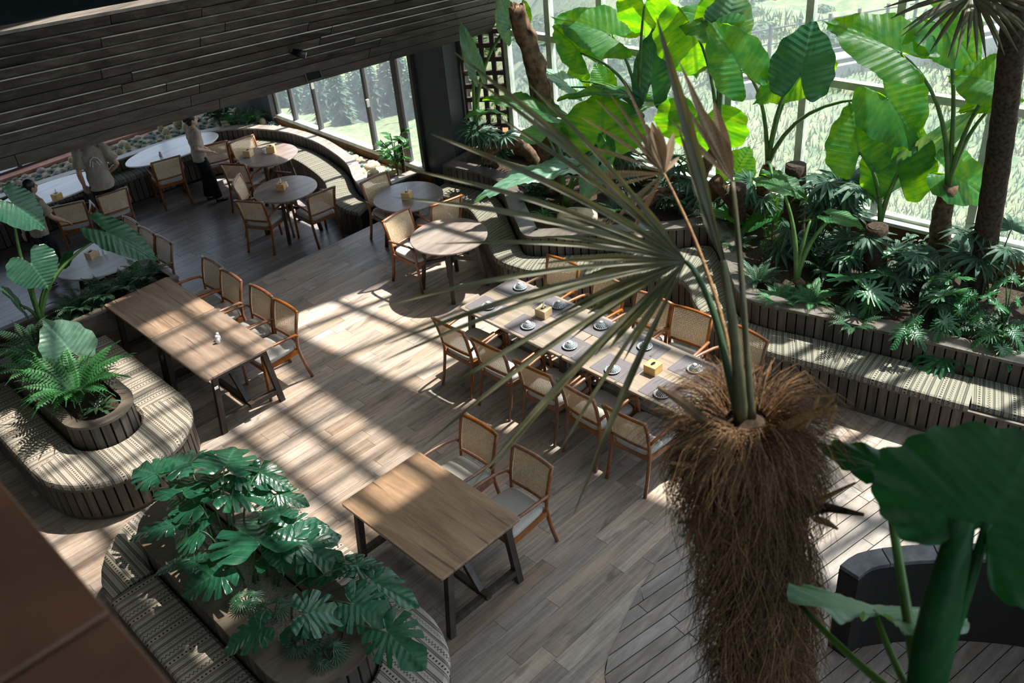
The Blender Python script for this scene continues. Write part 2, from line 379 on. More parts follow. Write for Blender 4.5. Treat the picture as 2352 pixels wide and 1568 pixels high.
for i,(d,c,w_) in enumerate(pls):
    if i<300: inst('plank',pm,fl,V3(c)-ORG[fl.name],scale=(1,w_/pw,1))
    else: far.box((c[0],c[1],-.005),(pl-.003,w_-.0025,.010))
def islandwood(name,src):
    m=MT[src].copy(); m.name=name
    for nd in list(m.node_tree.nodes):
        if nd.type=='OBJECT_INFO':
            g=m.node_tree.nodes.new('ShaderNodeNewGeometry')
            for l in list(nd.outputs['Random'].links): m.node_tree.links.new(g.outputs['Random Per Island'],l.to_socket)
    return m
MT['floor_i']=islandwood('grey oak planks far','floor'); MT['floor_low_i']=islandwood('grey oak planks lower','floor_low')
if far.v: put('plank_field',far,MT['floor_i'],fl,kind='stuff')
lf=put('floor_lower',G().box((2.75,14.2,LZ-.12),(11.7,6.7,.2)),MT['gap'],kind='structure')
low=G(); y=YS
while y<17.3:
    x0=.6-random.random()*pl
    while x0<8.5: low.box((x0+pl/2,y+pw/2,LZ-.01),(pl-.004,pw-.003,.02)); x0+=pl
    y+=pw
put('plank_field',low,MT['floor_low_i'],lf,kind='stuff')
put('trim_1',G().box((3.6,YS+.015,LZ/2-.005),(9.6,.03,-LZ-.02)),MT['slat'],kind='structure')
# deck of dark boards inside the curved edge
dk=put('floor_deck',G().slab(DECK,-.02,.003),MT['gap'],kind='structure')
da=math.radians(-8.7); dc,ds=math.cos(da),math.sin(da)
def clipline(off):
    hits=[]; n=len(DECK)
    for i in range(n):
        a=DECK[i-1];b=DECK[i]
        va=-a[0]*ds+a[1]*dc-off; vb=-b[0]*ds+b[1]*dc-off
        if va*vb<0:
            t=va/(va-vb); px=a[0]+(b[0]-a[0])*t; py=a[1]+(b[1]-a[1])*t; hits.append(px*dc+py*ds)
    return (min(hits),max(hits)) if len(hits)>1 else None
bw=.118; off=-1.5
while off<5.0:
    A=clipline(off+.002);B=clipline(off+bw-.006); B0=bw
    while A and not B and B0>.02: B0-=.008; B=clipline(off+B0-.006)
    if A and B:
        lo=max(min(A[0],B[0]),0); hi=max(A[1],B[1]); s=lo-random.random()*1.0
        while s<hi:
            e=s+1.15
            def q(o,u,lim): u=min(max(u,lim[0]),lim[1]); return (u*dc-o*ds,u*ds+o*dc)
            o1,o2=off+.002,off+B0-.006
            P=[q(o1,s+.003,A),q(o1,e-.003,A),q(o2,e-.003,B),q(o2,s+.003,B)]
            mid=(sum(p[0] for p in P)/4,sum(p[1] for p in P)/4,0)
            if abs(P[1][0]-P[0][0])+abs(P[2][0]-P[3][0])>.05 and (inframe(mid,60) or inframe(P[0]+(0,),40) or inframe(P[1]+(0,),40)):
                g=G().slab(P,0,.008); put('deck_board',g,MT['deck'],dk)
            s=e
    off+=bw
# ------------------------------------------------------------------ glazed side wall
def GX(y): return 9.14+(10.35-y)*.1023
gdir=V3((-.1023,1,0)).normalized(); gnrm=V3((1,.1023,0)).normalized()
ROOF=8.6
def gp(y,z,o=0): return V3((GX(y),y,z))+gnrm*o
put('wall_right',G().bar(gp(11.2,.45),gp(-3,.45),.18,1.06),MT['ochre'],kind='structure')
MUL=[9.84,9.07,8.23,7.31,6.38,5.45,4.48,3.44,2.5,1.55,.6,-.4,-1.4,-2.4]
TR=[1.0,2.45,3.95,5.45,6.95,ROOF-.05]
wfr=empty('window_1',gp(3.7,1.0),kind='structure')
for y in MUL: put('mullion',G().bar(gp(y,1.0),gp(y,ROOF),.085,.10,gnrm),MT['wframe'],wfr)
for z in TR:
    for a,b in zip(MUL[:-1],MUL[1:]): put('transom',G().bar(gp(a-.04,z),gp(b+.04,z),.09,.085),MT['wframe'],wfr)
put('window_sill',G().bar(gp(9.9,.985,-.04),gp(-2.5,.985,-.04),.22,.04),MT['wframe'],wfr)
for i,(a,b) in enumerate(zip(MUL[:-1],MUL[1:])):
    for z0,z1 in zip(TR[:-1],TR[1:]):
        if a>8.3 and z0>3.9: continue
        g=G(); g.add([gp(a,z0,.0),gp(b,z0,.0),gp(b,z1,.0),gp(a,z1,.0)],[(0,1,2,3)]); put('pane',g,MT['glass'],wfr)
put('wall_sun_blocker',G().bar(gp(11.3,6.3,.0),gp(8.65,6.3,.0),.12,4.7),MT['dark'],kind='structure')  # unseen panel added to keep sun off the floor near the pillar
# breeze-block screen between pillar and glazing
sa=V3((8.80,10.40,0)); sb=V3((GX(9.88)-.03,9.88,0)); sd=(sb-sa); sL=sd.length; sd.normalize(); sn=V3((-sd.y,sd.x,0))
scr=empty('wall_screen',(sa.x,sa.y,.66),kind='structure')
bs=sL/4; bm=G()
th=.07;t_=.030
for zz in(-1,1): bm.box((0,0,zz*(bs*.62-t_/2)),(bs,th,t_))
for xx in(-1,1): bm.box((xx*(bs/2-t_/2),0,0),(t_,th,bs*1.24-2*t_))
MT['screen']=plain('dark brown breeze block',(.045,.032,.026),.85,.2)
bme=bm.mesh('breeze_block',MT['screen'])
for r in range(10):
    for c in range(4):
        p=sa+sd*(bs*(c+.5)); inst('breeze_block',bme,scr,V3((p.x,p.y,.80+bs*1.24*r))-ORG[scr.name],(0,0,math.atan2(sd.y,sd.x)))
put('pillar_core',G().box((8.72,10.80,3.0),(.42,.74,7.2)),MT['pillar'],empty('wall_pillar',(8.72,10.8,-.6),kind='structure'))
# ------------------------------------------------------------------ lower windows
XW=8.50
w2=empty('window_2',(XW,13,.4),kind='structure')
LM=[15.32,14.76,13.98,12.43,11.58,11.18]
for i,y in enumerate(LM): put('mullion',G().box((XW,y,1.38),(.08,.07 if i!=4 else .13,2.2)),MT['dframe'],w2)
put('sill_rail',G().box((XW,13.25,.30),(.12,4.2,.08)),MT['wframe'],w2)
put('head_rail',G().box((XW,13.25,2.40),(.10,4.2,.10)),MT['dframe'],w2)
for a,b in zip(LM[:-1],LM[1:]):
    put('pane',G().add([(XW,a,.33),(XW,b,.33),(XW,b,2.35),(XW,a,2.35)],[(0,1,2,3)]),MT['glass_low'],w2)
for y in (13.90,12.36): put('handle',G().box((XW-.06,y,1.15),(.05,.03,.12)),MT['wframe'],w2)
put('wall_right_lower',G().box((XW,13.3,-.10),(.14,4.6,.74)),MT['ochre'],kind='structure')
put('wall_back_corner',G().box((XW,16.5,1.0),(.2,2.2,3.0)),MT['dark'],kind='structure')
w3=empty('window_3',(4.5,17.4,.3),kind='structure')
for k in range(9): put('mullion',G().box((8.4-k*1.3,17.4,1.3),(.07,.08,2.3)),MT['dframe'],w3)
for z in(.22,2.42): put('rail',G().box((3.2,17.4,z),(10.6,.1,.08)),MT['dframe'],w3)
for k in range(8): put('pane',G().add([(8.4-k*1.3,17.4,.29),(7.1-k*1.3,17.4,.29),(7.1-k*1.3,17.4,2.4),(8.4-k*1.3,17.4,2.4)],[(0,1,2,3)]),MT['glass_low'],w3)
MT['pink']=plain('terracotta ledge',(.42,.22,.16),.85,.2,0,.15,8)
put('wall_back',G().box((3.0,17.30,-.14),(11.2,.30,.72)),MT['pink'],kind='structure')
# ------------------------------------------------------------------ balcony parapet of boards
b0=Z(0,394,2.45); b1=Z(1090,84,2.45); t0=Z(0,82,3.85); t1=Z(430,1,3.85)
def lb(x): return b0+(b1-b0)*((x-b0.x)/(b1.x-b0.x))
def lt(x): return t0+(t1-t0)*((x-t0.x)/(t1.x-t0.x))
XE=9.05
def fas(x,v,o=0):
    xb=x; p=lb(x).lerp(lt(x),v); n=V3((-.12,-1,.25)).normalized(); return p+n*o
par=empty('wall_balcony',lb(4),kind='structure')
g=G()
xs=[-1.6+(XE+1.6)*i/12 for i in range(13)]
vs=[];fs=[]
for x in xs: vs+= [fas(x,.004,-.03),fas(x,.996,-.03),fas(x,.996)+V3((0,.3,0)),fas(x,.004)+V3((0,.3,0))]
for i in range(12):
    for k in range(4): a=i*4+k;b=i*4+(k+1)%4; fs.append((a,b,b+4,a+4))
fs+=[(3,2,1,0),(48,49,50,51)]
put('wall_core',g.add(vs,fs),MT['gap'],par)
vn_=V3((-.12,-1,.25)).normalized(); MT['edge']=plain('pale board edge glint',(.36,.32,.265),.45,.5,0,.5,2)  # pale strip colours stand in for light glinting along the board tops
MT['edge2']=plain('faint board edge glint',(.16,.14,.115),.5,.4,0,.4,3)
rows=[(0,.10),(.10,.20)]+[(.20+.8*k/10,.20+.8*(k+1)/10) for k in range(10)]
for r,(v0,v1) in enumerate(rows):
    x=-1.6-random.random()*1.4
    while x<XE:
        a=max(x+.004,-1.6); e=min(x+2.3,XE)-.004
        if e>a+.05:
            o0=.012 if r<2 else .016; o1=.012 if r<2 else .030
            gg=.006
            g=G(); P=[]
            for xx in(a,(a+e)/2,e):
                va,vb=v0+gg*.5,v1-gg*.5
                P+=[fas(xx,va,-.02),fas(xx,va,o0),fas(xx,vb,o1),fas(xx,vb,-.02)]
            F=[(3,2,1,0),(8,9,10,11)]
            for i in range(2):
                for k in range(4): a_=i*4+k;b_=i*4+(k+1)%4; F.append((a_,b_,b_+4,a_+4))
            bo_=put('board',g.add(P,F),MT['soffit_low'] if r<2 else MT['soffit'],par)
            if r>=2 and r<11 and (r*7+int(x*3))%5: put('edge_glint',G().bar(fas(a,v1-.003,.032),fas(e,v1-.003,.032),.012,.007,vn_),MT['edge'] if random.random()<.6 else MT['edge2'],bo_)
        x+=2.3
capg=G(); cv=[];cf=[]
for x in xs:
    p=fas(x,1,.05); cv+=[p,p+V3((0,0,.035)),p+V3((.02,.27,.035)),p+V3((.02,.27,0))]
for i in range(12):
    for k in range(4): a=i*4+k;b=i*4+(k+1)%4; cf.append((a,b,b+4,a+4))
cf+=[(3,2,1,0),(48,49,50,51)]
put('parapet_cap',capg.add(cv,cf),MT['capwood'],par)
# ceiling slab over the lower area, upper floor finish
poly=[tuple(lb(-1.6)[:2]),tuple(lb(XE)[:2]),(9.1,11.0),(8.5,11.2),(8.5,17.5),(-1.6,17.5)]
cg=G().slab([(p[0],p[1]+.02) for p in poly],2.47,2.95)
put('ceiling',cg,MT['soffit_low'],kind='structure')
poly2=[(p[0],p[1]+(.32 if i<2 else 0)) for i,p in enumerate(poly)]
put('floor_upper',G().slab(poly2,2.955,3.05),MT['slateblue'],kind='structure')
# vent in the lower boards, spotlight on the boards
vp=fas(6.35,.11,.016); vd=(lb(7)-lb(6)).normalized(); vn=V3((-.12,-1,.25)).normalized(); vu=vd.cross(vn).normalized(); vu=vu if vu.z>0 else -vu
vt=empty('ceiling_vent',vp,'dark square framed vent in the boards above the lower dining area','vent')
for s in(-1,1):
    put('frame',G().bar(vp+vd*.10*s-vu*.10,vp+vd*.10*s+vu*.10,.018,.014,vn),MT['soffit'],vt)
    put('frame',G().bar(vp+vu*.095*s-vd*.10,vp+vu*.095*s+vd*.10,.018,.014,vn),MT['soffit'],vt)
put('grille',G().bar(vp-vu*.09,vp+vu*.09,.19,.006,vn),MT['gap'],vt)
sp=fas(6.02,.36,.03); st=empty('spotlight',sp,'small black spotlight clamped to the dark boards','lamp')
put('bracket',G().tube([sp,sp+vn*.06,sp+vn*.09+vd*.03],.010,6),MT['black'],st)
hd=(vd*.75+vn*.35-vu*.45).normalized(); c0=sp+vn*.10+vd*.02
hg=put('lamp_head',G().tube([c0-hd*.03,c0+hd*.02,c0+hd*.02,c0+hd*.13],[.038,.042,.048,.048],14),MT['black'],st,True)
MT['lens']=plain('lamp lens',(.55,.56,.55),.15,.6)
put('lens',G().tube([c0+hd*.131,c0+hd*.136],[.036,.034],14),MT['lens'],hg)
put('cable',G().tube([sp,sp+vd*-.06+vu*.05+vn*.02,sp+vd*-.08+vu*.12],.004,5),MT['black'],st)
# ------------------------------------------------------------------ roof, outer walls: out of view, openings and pale faces laid out for the light
MT['roof']=plain('off white ceiling boards',(.55,.51,.46),.9,.2); MT['plaster']=plain('warm white plaster',(.56,.51,.44),.9,.2,0,.06,3)
SX0,SX1,SY0,SY1=5.7,9.05,4.15,8.75
def zb(x0,x1,y0,y1,z=ROOF,h=.2): return G().box(((x0+x1)/2,(y0+y1)/2,z+h/2),(x1-x0,y1-y0,h))
rf=empty('ceiling_roof',(3,5,ROOF),kind='structure')
put('roof_shade_panel',G().slab([(SX1,-3.2),(GX(-3.2)+.06,-3.2),(GX(11.3)+.06,11.3),(GX(11.3)+.06,17.6),(SX1,17.6)],ROOF,ROOF+.2),MT['roof'],rf)
for a in((-3.2,2.4,-3.2,17.6),(2.4,5.2,3.4,17.6),(2.4,5.2,-3.2,.6),(5.2,SX0,-3.2,17.6),(SX0,SX1,-3.2,SY0),(SX0,SX1,SY1,9.50),(SX0,SX1,10.25,17.6)): put('roof_shade_panel',zb(*a),MT['roof'],rf)  # solid panels shaped to leave the lit and dark floor zones
put('skylight_pane',G().add([(SX0,SY0,ROOF+.08),(SX1,SY0,ROOF+.08),(SX1,SY1,ROOF+.08),(SX0,SY1,ROOF+.08)],[(0,1,2,3)]),MT['roofglass'],rf)
put('skylight_pane',G().add([(SX0,9.5,ROOF+.08),(SX1,9.5,ROOF+.08),(SX1,10.25,ROOF+.08),(SX0,10.25,ROOF+.08)],[(0,1,2,3)]),MT['roofglass'],rf)  # narrow opening added so sun reaches the parapet cap
put('skylight_pane',G().add([(2.4,.6,ROOF+.08),(5.2,.6,ROOF+.08),(5.2,3.4,ROOF+.08),(2.4,3.4,ROOF+.08)],[(0,1,2,3)]),MT['roofglass'],rf)  # front skylight added as fill for the palm and near floor
for k in range(5): put('rafter',G().box((2.6+.6*k,2.0,ROOF+.02),(.09,2.8,.12)),MT['wframe'],rf)
for k in range(4): put('purlin',G().box((3.8,.65+.9*k,ROOF+.1),(2.8,.075,.06)),MT['wframe'],rf)
k=SX0
while k<SX1+.01: put('rafter',G().box((k,(SY0+SY1)/2,ROOF+.02),(.09,SY1-SY0,.12)),MT['wframe'],rf); k+=.55
k=SY0
while k<SY1+.01: put('purlin',G().box(((SX0+SX1)/2,k,ROOF+.1),(SX1-SX0,.075,.06)),MT['wframe'],rf); k+=.46
put('wall_left',G().box((-3.1,7.2,3.9),(.2,20.8,9.6)),MT['plaster'],kind='structure')
put('wall_front',G().box((3.8,-3.1,.0),(14.2,.2,1.8)),MT['plaster'],kind='structure')
w4=empty('added_fill_window',(3.8,-3.1,.9),kind='structure')  # glazing added behind the viewer to let in fill light
for k in range(11): put('mullion',G().box((-3.1+1.32*k,-3.1,4.75),(.09,.09,7.7)),MT['wframe'],w4)
for z in(.94,2.84,4.7,6.6,8.55): put('transom',G().box((3.6,-3.1,z),(13.4,.08,.09)),MT['wframe'],w4)
for k in range(10): put('pane',G().add([(-3.1+1.32*k,-3.1,.94),(-1.78+1.32*k,-3.1,.94),(-1.78+1.32*k,-3.1,8.55),(-3.1+1.32*k,-3.1,8.55)],[(0,1,2,3)]),MT['glass'],w4)
put('wall_back_upper',G().box((3.0,17.55,5.8),(12.4,.2,5.7)),MT['dark'],kind='structure')
put('wall_right_upper',G().box((8.75,14.4,5.8),(.2,6.4,5.7)),MT['dark'],kind='structure')
# ------------------------------------------------------------------ tiled parapet close to the viewer
MT['ptile']=plain('brown stone tile',(.16,.075,.045),.45,.4,0,.2,5)
np_=put('wall_parapet',G().box((-.36,2.2,4.73),(1.04,5.2,1.10)),MT['gap'],kind='structure')
for k in range(6):
    y0=-.40+k*.74
    put('coping_tile',G().slab([(-.90,y0+.004),(.175,y0+.004),(.175,y0+.736),(-.90,y0+.736)],5.282,5.302,.004),MT['ptile'],np_)
# ------------------------------------------------------------------ curved stair parapet
wp=[(4.62,1.55),(4.80,2.10),(5.00,2.06),(5.24,1.88),(5.46,1.66),(5.68,1.40),(5.90,1.05),(6.05,.6),(6.1,0.0)]
C=resample(spline(wp[1:],8),n=29); CI=[]
for i,p in enumerate(C):
    t=(C[min(i+1,28)]-C[max(i-1,0)]).normalized(); CI.append(p+V3((t.y,-t.x,0))*.16)
sw=empty('wall_stair',(4.8,2.1,0),kind='structure')
MT['stairdark']=plain('near black brown panel',(.010,.008,.007),.6,.3)
MT['capstone']=plain('dark slate coping',(.075,.08,.085),.5,.4,0,.3,12)
poly=[(p.x,p.y) for p in C]+[(p.x,p.y) for p in reversed(CI)]
put('wall_core',G().slab(poly[::-1],0,.86),MT['stairdark'],sw)
for i in range(0,28,4):
    P=[(p.x,p.y) for p in C[i:i+5]]+[(p.x,p.y) for p in reversed(CI[i:i+5])]
    cx=sum(p[0] for p in P)/10;cy=sum(p[1] for p in P)/10
    P=[(cx+(p[0]-cx)*.985,cy+(p[1]-cy)*.985) for p in P]
    put('coping_slab',G().slab(P[::-1],.86,.90,.004),MT['capstone'],sw)
for k in range(4):
    put('step',G().box((4.3+.28*k,.75,-.02+.0*k-.09*k+.10),(.27,1.1,.04)),MT['stairdark'],sw)
# ------------------------------------------------------------------ outdoors
def sm(a,b,x): t=min(1,max(0,(x-a)/(b-a))); return t*t*(3-2*t)
def TZ(x,y):
    r=math.hypot(x,y); az=math.degrees(math.atan2(y,x)); k=sm(38,50,az)
    fl_=-.55-.02*max(0,r-11)+ (.10*max(0,r-24)) + .35*math.sin(x*.35+y*.2)*sm(12,20,r)
    dn=-.7-.268*max(0,r-15)+ .55*max(0,r-150)+1.2*math.sin(r*.09+az*.2)*sm(30,60,r)
    return fl_*(1-k)+dn*k+.12*math.sin(x*1.7)*math.sin(y*1.3)
MT['meadow']=None
n=N('dry meadow grass'); v=n.obj((1,1,1),False); a=n.noise(v,.35,5,.6); b=n.noise(v,3.5,4,.65)
c=n.mix(n.ramp(a,[(.4,(0,0,0)),(.62,(1,1,1))]),(.105,.125,.06),(.05,.095,.045)); c=n.mix(n.ramp(b,[(.35,(0,0,0)),(.7,(1,1,1))]),c,(.16,.165,.10)); n.base(c,.95,.1); n.bump(b,.6,.1); MT['meadow']=n.m
g=G(); vs=[];fs=[]; na,nr=100,64
for i in range(na+1):
    az=math.radians(-25+130*i/na); ca,sa_=math.cos(az),math.sin(az)
    r0=10.35/max(ca,.02)
    if sa_>0 and r0*sa_>11.4: r0=min(max(11.4/sa_,8.75/max(ca,.02)),17.65/sa_)
    for j in range(nr+1):
        r=r0*( (300/r0)**(j/nr) ); x,y=r*ca,r*sa_; vs.append((x,y,TZ(x,y)))
for i in range(na):
    for j in range(nr): a=i*(nr+1)+j; fs.append((a,a+1,a+nr+2,a+nr+1))
put('hillside',g.add(vs,fs),MT['meadow'],smooth=True,kind='structure',org=(12,8,-.6))
g=G()
for i in range(22000):
    az=math.radians(random.uniform(8,52)); r0=min(10.5/math.cos(az),17.8/max(.01,math.sin(az))); r=r0+random.random()**1.6*13
    x,y=r*math.cos(az),r*math.sin(az); z=TZ(x,y); h=random.uniform(.06,.22)*(1+(r-r0)*.03); a=random.random()*PI; w=.008+.0015*(r-r0)
    l=V3((random.uniform(-.5,.5)*h,random.uniform(-.5,.5)*h,h)); d=V3((math.cos(a)*w,math.sin(a)*w,0)); p=V3((x,y,z-.02))
    g.add([p-d,p+d,p+l],[(0,1,2)])
MT['grassblade']=leafmat('pale grass blade',(.045,.085,.035),(.10,.14,.06),(.10,.15,.045),.35,0,3,.7)
put('meadow_grass',g,MT['grassblade'],kind='stuff',label='pale dry grass growing outside the tall window',cat='grass')
# conifers in the valley, shrubs on the slope
MT['conifer']=leafmat('conifer needles',(.03,.07,.05),(.07,.13,.08),(.08,.15,.04),.25,0,3,.8)
MT['bush']=leafmat('olive shrub leaf',(.035,.07,.035),(.08,.13,.06),(.08,.15,.03),.3,0,3,.8)
def conifer(h,seed):
    rr=random.Random(seed); g=G(); g.tube([(0,0,0),(0,0,h)],[h*.02,.01],5)
    for k in range(26):
        z=h*(.08+.9*k/26); R=h*.24*(1-k/27.0)**.8; m=9
        for j in range(m):
            a=2*PI*(j+rr.random())/m; d=V3((math.cos(a),math.sin(a),0)); s=V3((-d.y,d.x,0)); L=R*rr.uniform(.6,1.15); w=L*.42
            p=V3((0,0,z)); g.add([p,p+d*L*.55+s*w*.5+V3((0,0,-L*.05)),p+d*L+V3((0,0,-L*.3)),p+d*L*.55-s*w*.5+V3((0,0,-L*.05))],[(0,1,2,3)])
    return g
def ghit(px,py):
    r=12.0
    while r<280:
        p=RG(px,py,r)
        if p.z<=TZ(p.x,p.y): break
        r*=1.01
    p.z=TZ(p.x,p.y)-.1; return p
cm=[conifer(1.0,s).mesh('foliage',MT['conifer']) for s in range(3)]
for i,(px,py,r,h) in enumerate([(752,275,62,4.0),(793,288,60,5.2),(835,272,66,5.0),(868,275,70,6.0),(905,262,74,6.4),(935,255,78,6.6),(815,262,80,5.5),(770,262,78,5.0),(720,262,84,5.2),(690,256,84,5.0),(660,250,86,5.0),(950,270,72,5.4),(885,235,96,7.0),(840,228,104,7.0)]):
    p=ghit(px,py); h=[150,190,165,160,180,175][i%6]*(p-CAMP).length/2210*(1 if i<6 else .8); o=empty('conifer',p,'hazy dark conifer beyond the lower window, %s of the valley trees'%(['leftmost','tallest and darkest','middle','broad','slender','rightmost'][i] if i<6 else 'one'),'tree','conifers beyond the lower window')
    if i>=6: o['label']='small hazy conifer standing behind the nearer valley trees'
    f=inst('foliage',cm[i%3],o,scale=(h,h,h))
def bush(seed,n_=260):
    rr=random.Random(seed); g=G()
    for k in range(n_):
        a=rr.random()*2*PI; b=math.asin(rr.uniform(0,1)); R=rr.uniform(.6,1.0); d=V3((math.cos(a)*math.cos(b),math.sin(a)*math.cos(b),math.sin(b)*.8)); p=d*R
        u=d.orthogonal().normalized(); u.rotate(Matrix.Rotation(rr.random()*6,3,d)); w=d.cross(u); s=rr.uniform(.12,.24)
        g.add([p-u*s,p+w*s*.5+d*.05,p+u*s,p-w*s*.5+d*.05],[(0,1,2,3)])
    return g
bmz=[bush(s).mesh('foliage',MT['bush']) for s in range(3)]
rr=random.Random(3)
for i in range(46):
    az=math.radians(rr.uniform(14,50)); r=rr.uniform(15,34)+max(0,(math.degrees(az)-40))*2; p=V3((r*math.cos(az),r*math.sin(az),0)); p.z=TZ(p.x,p.y)-.05; s=rr.uniform(.3,.8)*r/22
    o=empty('hillside_shrub',p,'low pale shrub on the slope outside the tall window','shrub','shrubs on the slope outside'); inst('foliage',bmz[i%3],o,scale=(s,s,s*.7))
# track with fence
ra=Z(1600,238,-.5); rb=Z(2130,138,-.5); rd=(rb-ra).normalized(); ra2=ra+rd*.5; rb2=rb+rd*9
for p in(ra,rb,ra2,rb2): p.z=-.35
tk=empty('raised_track',ra,'grey raised track with a thin railing crossing the slope outside','track')
MT['conc']=plain('grey concrete',(.30,.30,.30),.9,.2)
put('bed',G().bar(ra2,rb2,.9,.5),MT['conc'],tk)
for s in(-.3,.3):
    o_=V3((-rd.y,rd.x,0))*s; put('rail',G().bar(ra2+o_+V3((0,0,.29)),rb2+o_+V3((0,0,.29)),.07,.08),MT['dframe'],tk)
for s in(.55,): 
    o_=V3((-rd.y,rd.x,0))*s
    for hz in(.55,.85): put('fence_wire',G().bar(ra2+o_+V3((0,0,hz)),rb2+o_+V3((0,0,hz)),.025,.025),MT['dframe'],tk)
    for k in range(22): p=ra2.lerp(rb2,k/21)+o_; put('fence_post',G().box((p.x,p.y,.1),(.05,.05,1.0)),MT['dframe'],tk)
MT['red']=plain('red paint',(.45,.05,.03),.6,.3)
p=RG(2008,145,ra.lerp(rb,.8).xy.length); put('sign_board',G().bar(p-rd*.18,p+rd*.18,.02,.34),MT['red'],label='small red board fixed to the railing outside',cat='sign')
p=Z(2035,470,-.55); po=RG(2032,450,13.2); put('marker_post',G().box((po.x,po.y,po.z-.1),(.09,.09,1.1)),MT['red'],label='red marker post standing in the grass outside the glass',cat='post')
# ================================================================== benches and planters
def offs(P,d):
    out=[]
    for i,p in enumerate(P):
        t=(P[min(i+1,len(P)-1)]-P[max(i-1,0)]).normalized(); out.append(p+V3((-t.y,t.x,0))*d)
    return out
def ruled(F,B,z0,z1,rnd=0.0,uvm='path',caps=True):
    """solid between two plan paths, rounded front top edge"""
    n=len(F); g=G(); ln=0; m=None
    vs=[];uv=[]
    for i in range(n):
        f=F[i];b=B[i]; d=(b-f); w=d.length; d=d/w
        if i: ln+=((F[i]-F[i-1]).length+(B[i]-B[i-1]).length)/2
        if rnd:
            prof=[(0,z0),(-.004,z0+rnd*.5),(0,z1-rnd),(rnd*.35,z1-rnd*.3),(rnd,z1),(w*.5,z1+.008),(w-rnd,z1),(w,z1-rnd),(w,z0)]
        else: prof=[(0,z0),(0,z1),(w,z1),(w,z0)]
        m=len(prof); acc=0; last=None
        for o,z in prof:
            p=f+d*o; vs.append((p.x,p.y,z))
            if last: acc+=math.hypot(o-last[0],z-last[1])
            last=(o,z)
            uv.append((ln,acc) if uvm=='path' else ((p.y+.6*(z-z1),p.x) if uvm=='y' else (p.x,p.y+.6*(z-z1))))
    fs=[]
    for i in range(n-1):
        for k in range(m): a=i*m+k;b=i*m+(k+1)%m; fs.append((a,a+m,b+m,b))
    if caps: fs.append(tuple(range(m))); fs.append(tuple(range((n-1)*m+m-1,(n-1)*m-1,-1)))
    return g.add(vs,fs,uv)
SLM={}
def slats(path,z0,z1,parent,step=.098,w=.082,closed=False):
    h=round(z1-z0,3)
    if h not in SLM: SLM[h]=G().box((0,0,h/2),(w,.018,h)).mesh('slat',MT['slat'])
    P=resample(path,step/4); acc=0; k=0
    L=[0]
    for i in range(1,len(P)): L.append(L[-1]+(P[i]-P[i-1]).length)
    s=step/2;j=0
    while s<L[-1]-step*.3:
        while L[j+1]<s: j+=1
        p=P[j].lerp(P[j+1],(s-L[j])/(L[j+1]-L[j])); t=P[min(j+2,len(P)-1)]-P[max(j-1,0)]
        inst('slat',SLM[h],parent,V3((p.x,p.y,z0))-ORG[parent.name],(0,0,math.atan2(t.y,t.x)))
        s+=step
# --- long wavy bench along the window planter, main floor
FR=[(7.62,10.12),(7.74,9.45),(7.56,8.96),(7.27,8.50),(7.05,8.16),(6.96,7.93),(6.96,7.69),(7.06,7.33),(7.5,6.62),(7.88,6.05),(7.93,5.86),(7.85,5.68),(7.62,5.44),(7.42,5.1),(7.29,4.72),(7.30,4.30),(7.40,3.85),(7.48,3.43),(7.67,2.37),(7.80,1.8),(8.0,.9)]
BK=[(8.12,10.22),(8.24,9.55),(8.16,9.12),(7.79,8.57),(7.44,8.04),(7.31,7.84),(7.29,7.70),(7.43,7.50),(8.03,6.86),(8.50,6.38),(8.78,6.16),(8.76,5.95),(8.2,5.42),(7.87,5.10),(7.68,4.84),(7.69,4.52),(7.80,4.12),(7.94,3.5),(8.15,2.5),(8.27,1.95),(8.45,1.05)]
FRs=spline(FR,8); BKs=spline(BK,8)
bench=empty('banquette_bench',(7.3,5.5,0),'long wavy slatted bench curving along the planter beside the tall window','bench')
front_in=offs(FRs,.03)
put('backing',ruled([p for p in offs(FRs,.05)],BKs,.02,.41),MT['gap'],bench)
put('plinth',ruled(offs(FRs,.045),offs(FRs,.09),.0,.055),MT['slat'],bench)
put('seat_board',ruled(offs(FRs,.0),BKs,.395,.42),MT['slat'],bench)
slats(offs(FRs,.03),.055,.395,bench)
segs=[(0,31),(31,56),(56,84),(84,118),(118,144),(144,161)]
lb_=['patterned bench cushion behind the two round tables, at the slatted wall','patterned bench cushion on the sunlit bulge beside the sunny round table','patterned bench cushion behind the far chairs of the long table','patterned bench cushion in the inner bend of the wavy bench','long patterned cushion on the straight bench under the philodendrons','short patterned bench cushion at the right edge, laid askew']
for (a,b),l in zip(segs,lb_):
    b=min(b,len(FRs)-1)
    if a>=b: continue
    f=[p.copy() for p in offs(FRs,-.012)[a:b+1]]; k=[p.lerp(q,.03) for p,q in zip(BKs[a:b+1],FRs[a:b+1])]
    if l.startswith('short'): k=[p+V3((.02,.05,0)) for p in k]; f=[p+V3((.06,.0,0)) for p in f]
    put('seat_cushion',ruled(f,k,.422,.487,.03),MT['cush_g'],smooth=False,label=l,cat='cushion',group='cushions of the wavy bench')
# planter behind it
pln=empty('planter',(8.4,5.5,0),'long slatted planter of the window garden, full of tropical plants','planter')
WL=BKs
put('wall_core',ruled(offs(WL,.03),offs(WL,.13),.02,.73),MT['gap'],pln)
slats(offs(WL,.018),.44,.722,pln)
put('cap',ruled(offs(WL,-.012),offs(WL,.20),.722,.752),MT['capdark'],pln)
gy=[10.1,9,8,7,6,5,4,3,2,1,.5]
sp_=[(p.x,p.y) for p in offs(WL,.12)]+[(GX(y)-.1,y) for y in reversed(gy)]
put('soil',G().slab(sp_,.3,.67),MT['soil'],pln,kind='stuff')
put('end_wall',G().bar((8.12,10.22,.37),(GX(10.3)-.1,10.34,.37),.12,.74),MT['slat'],pln)
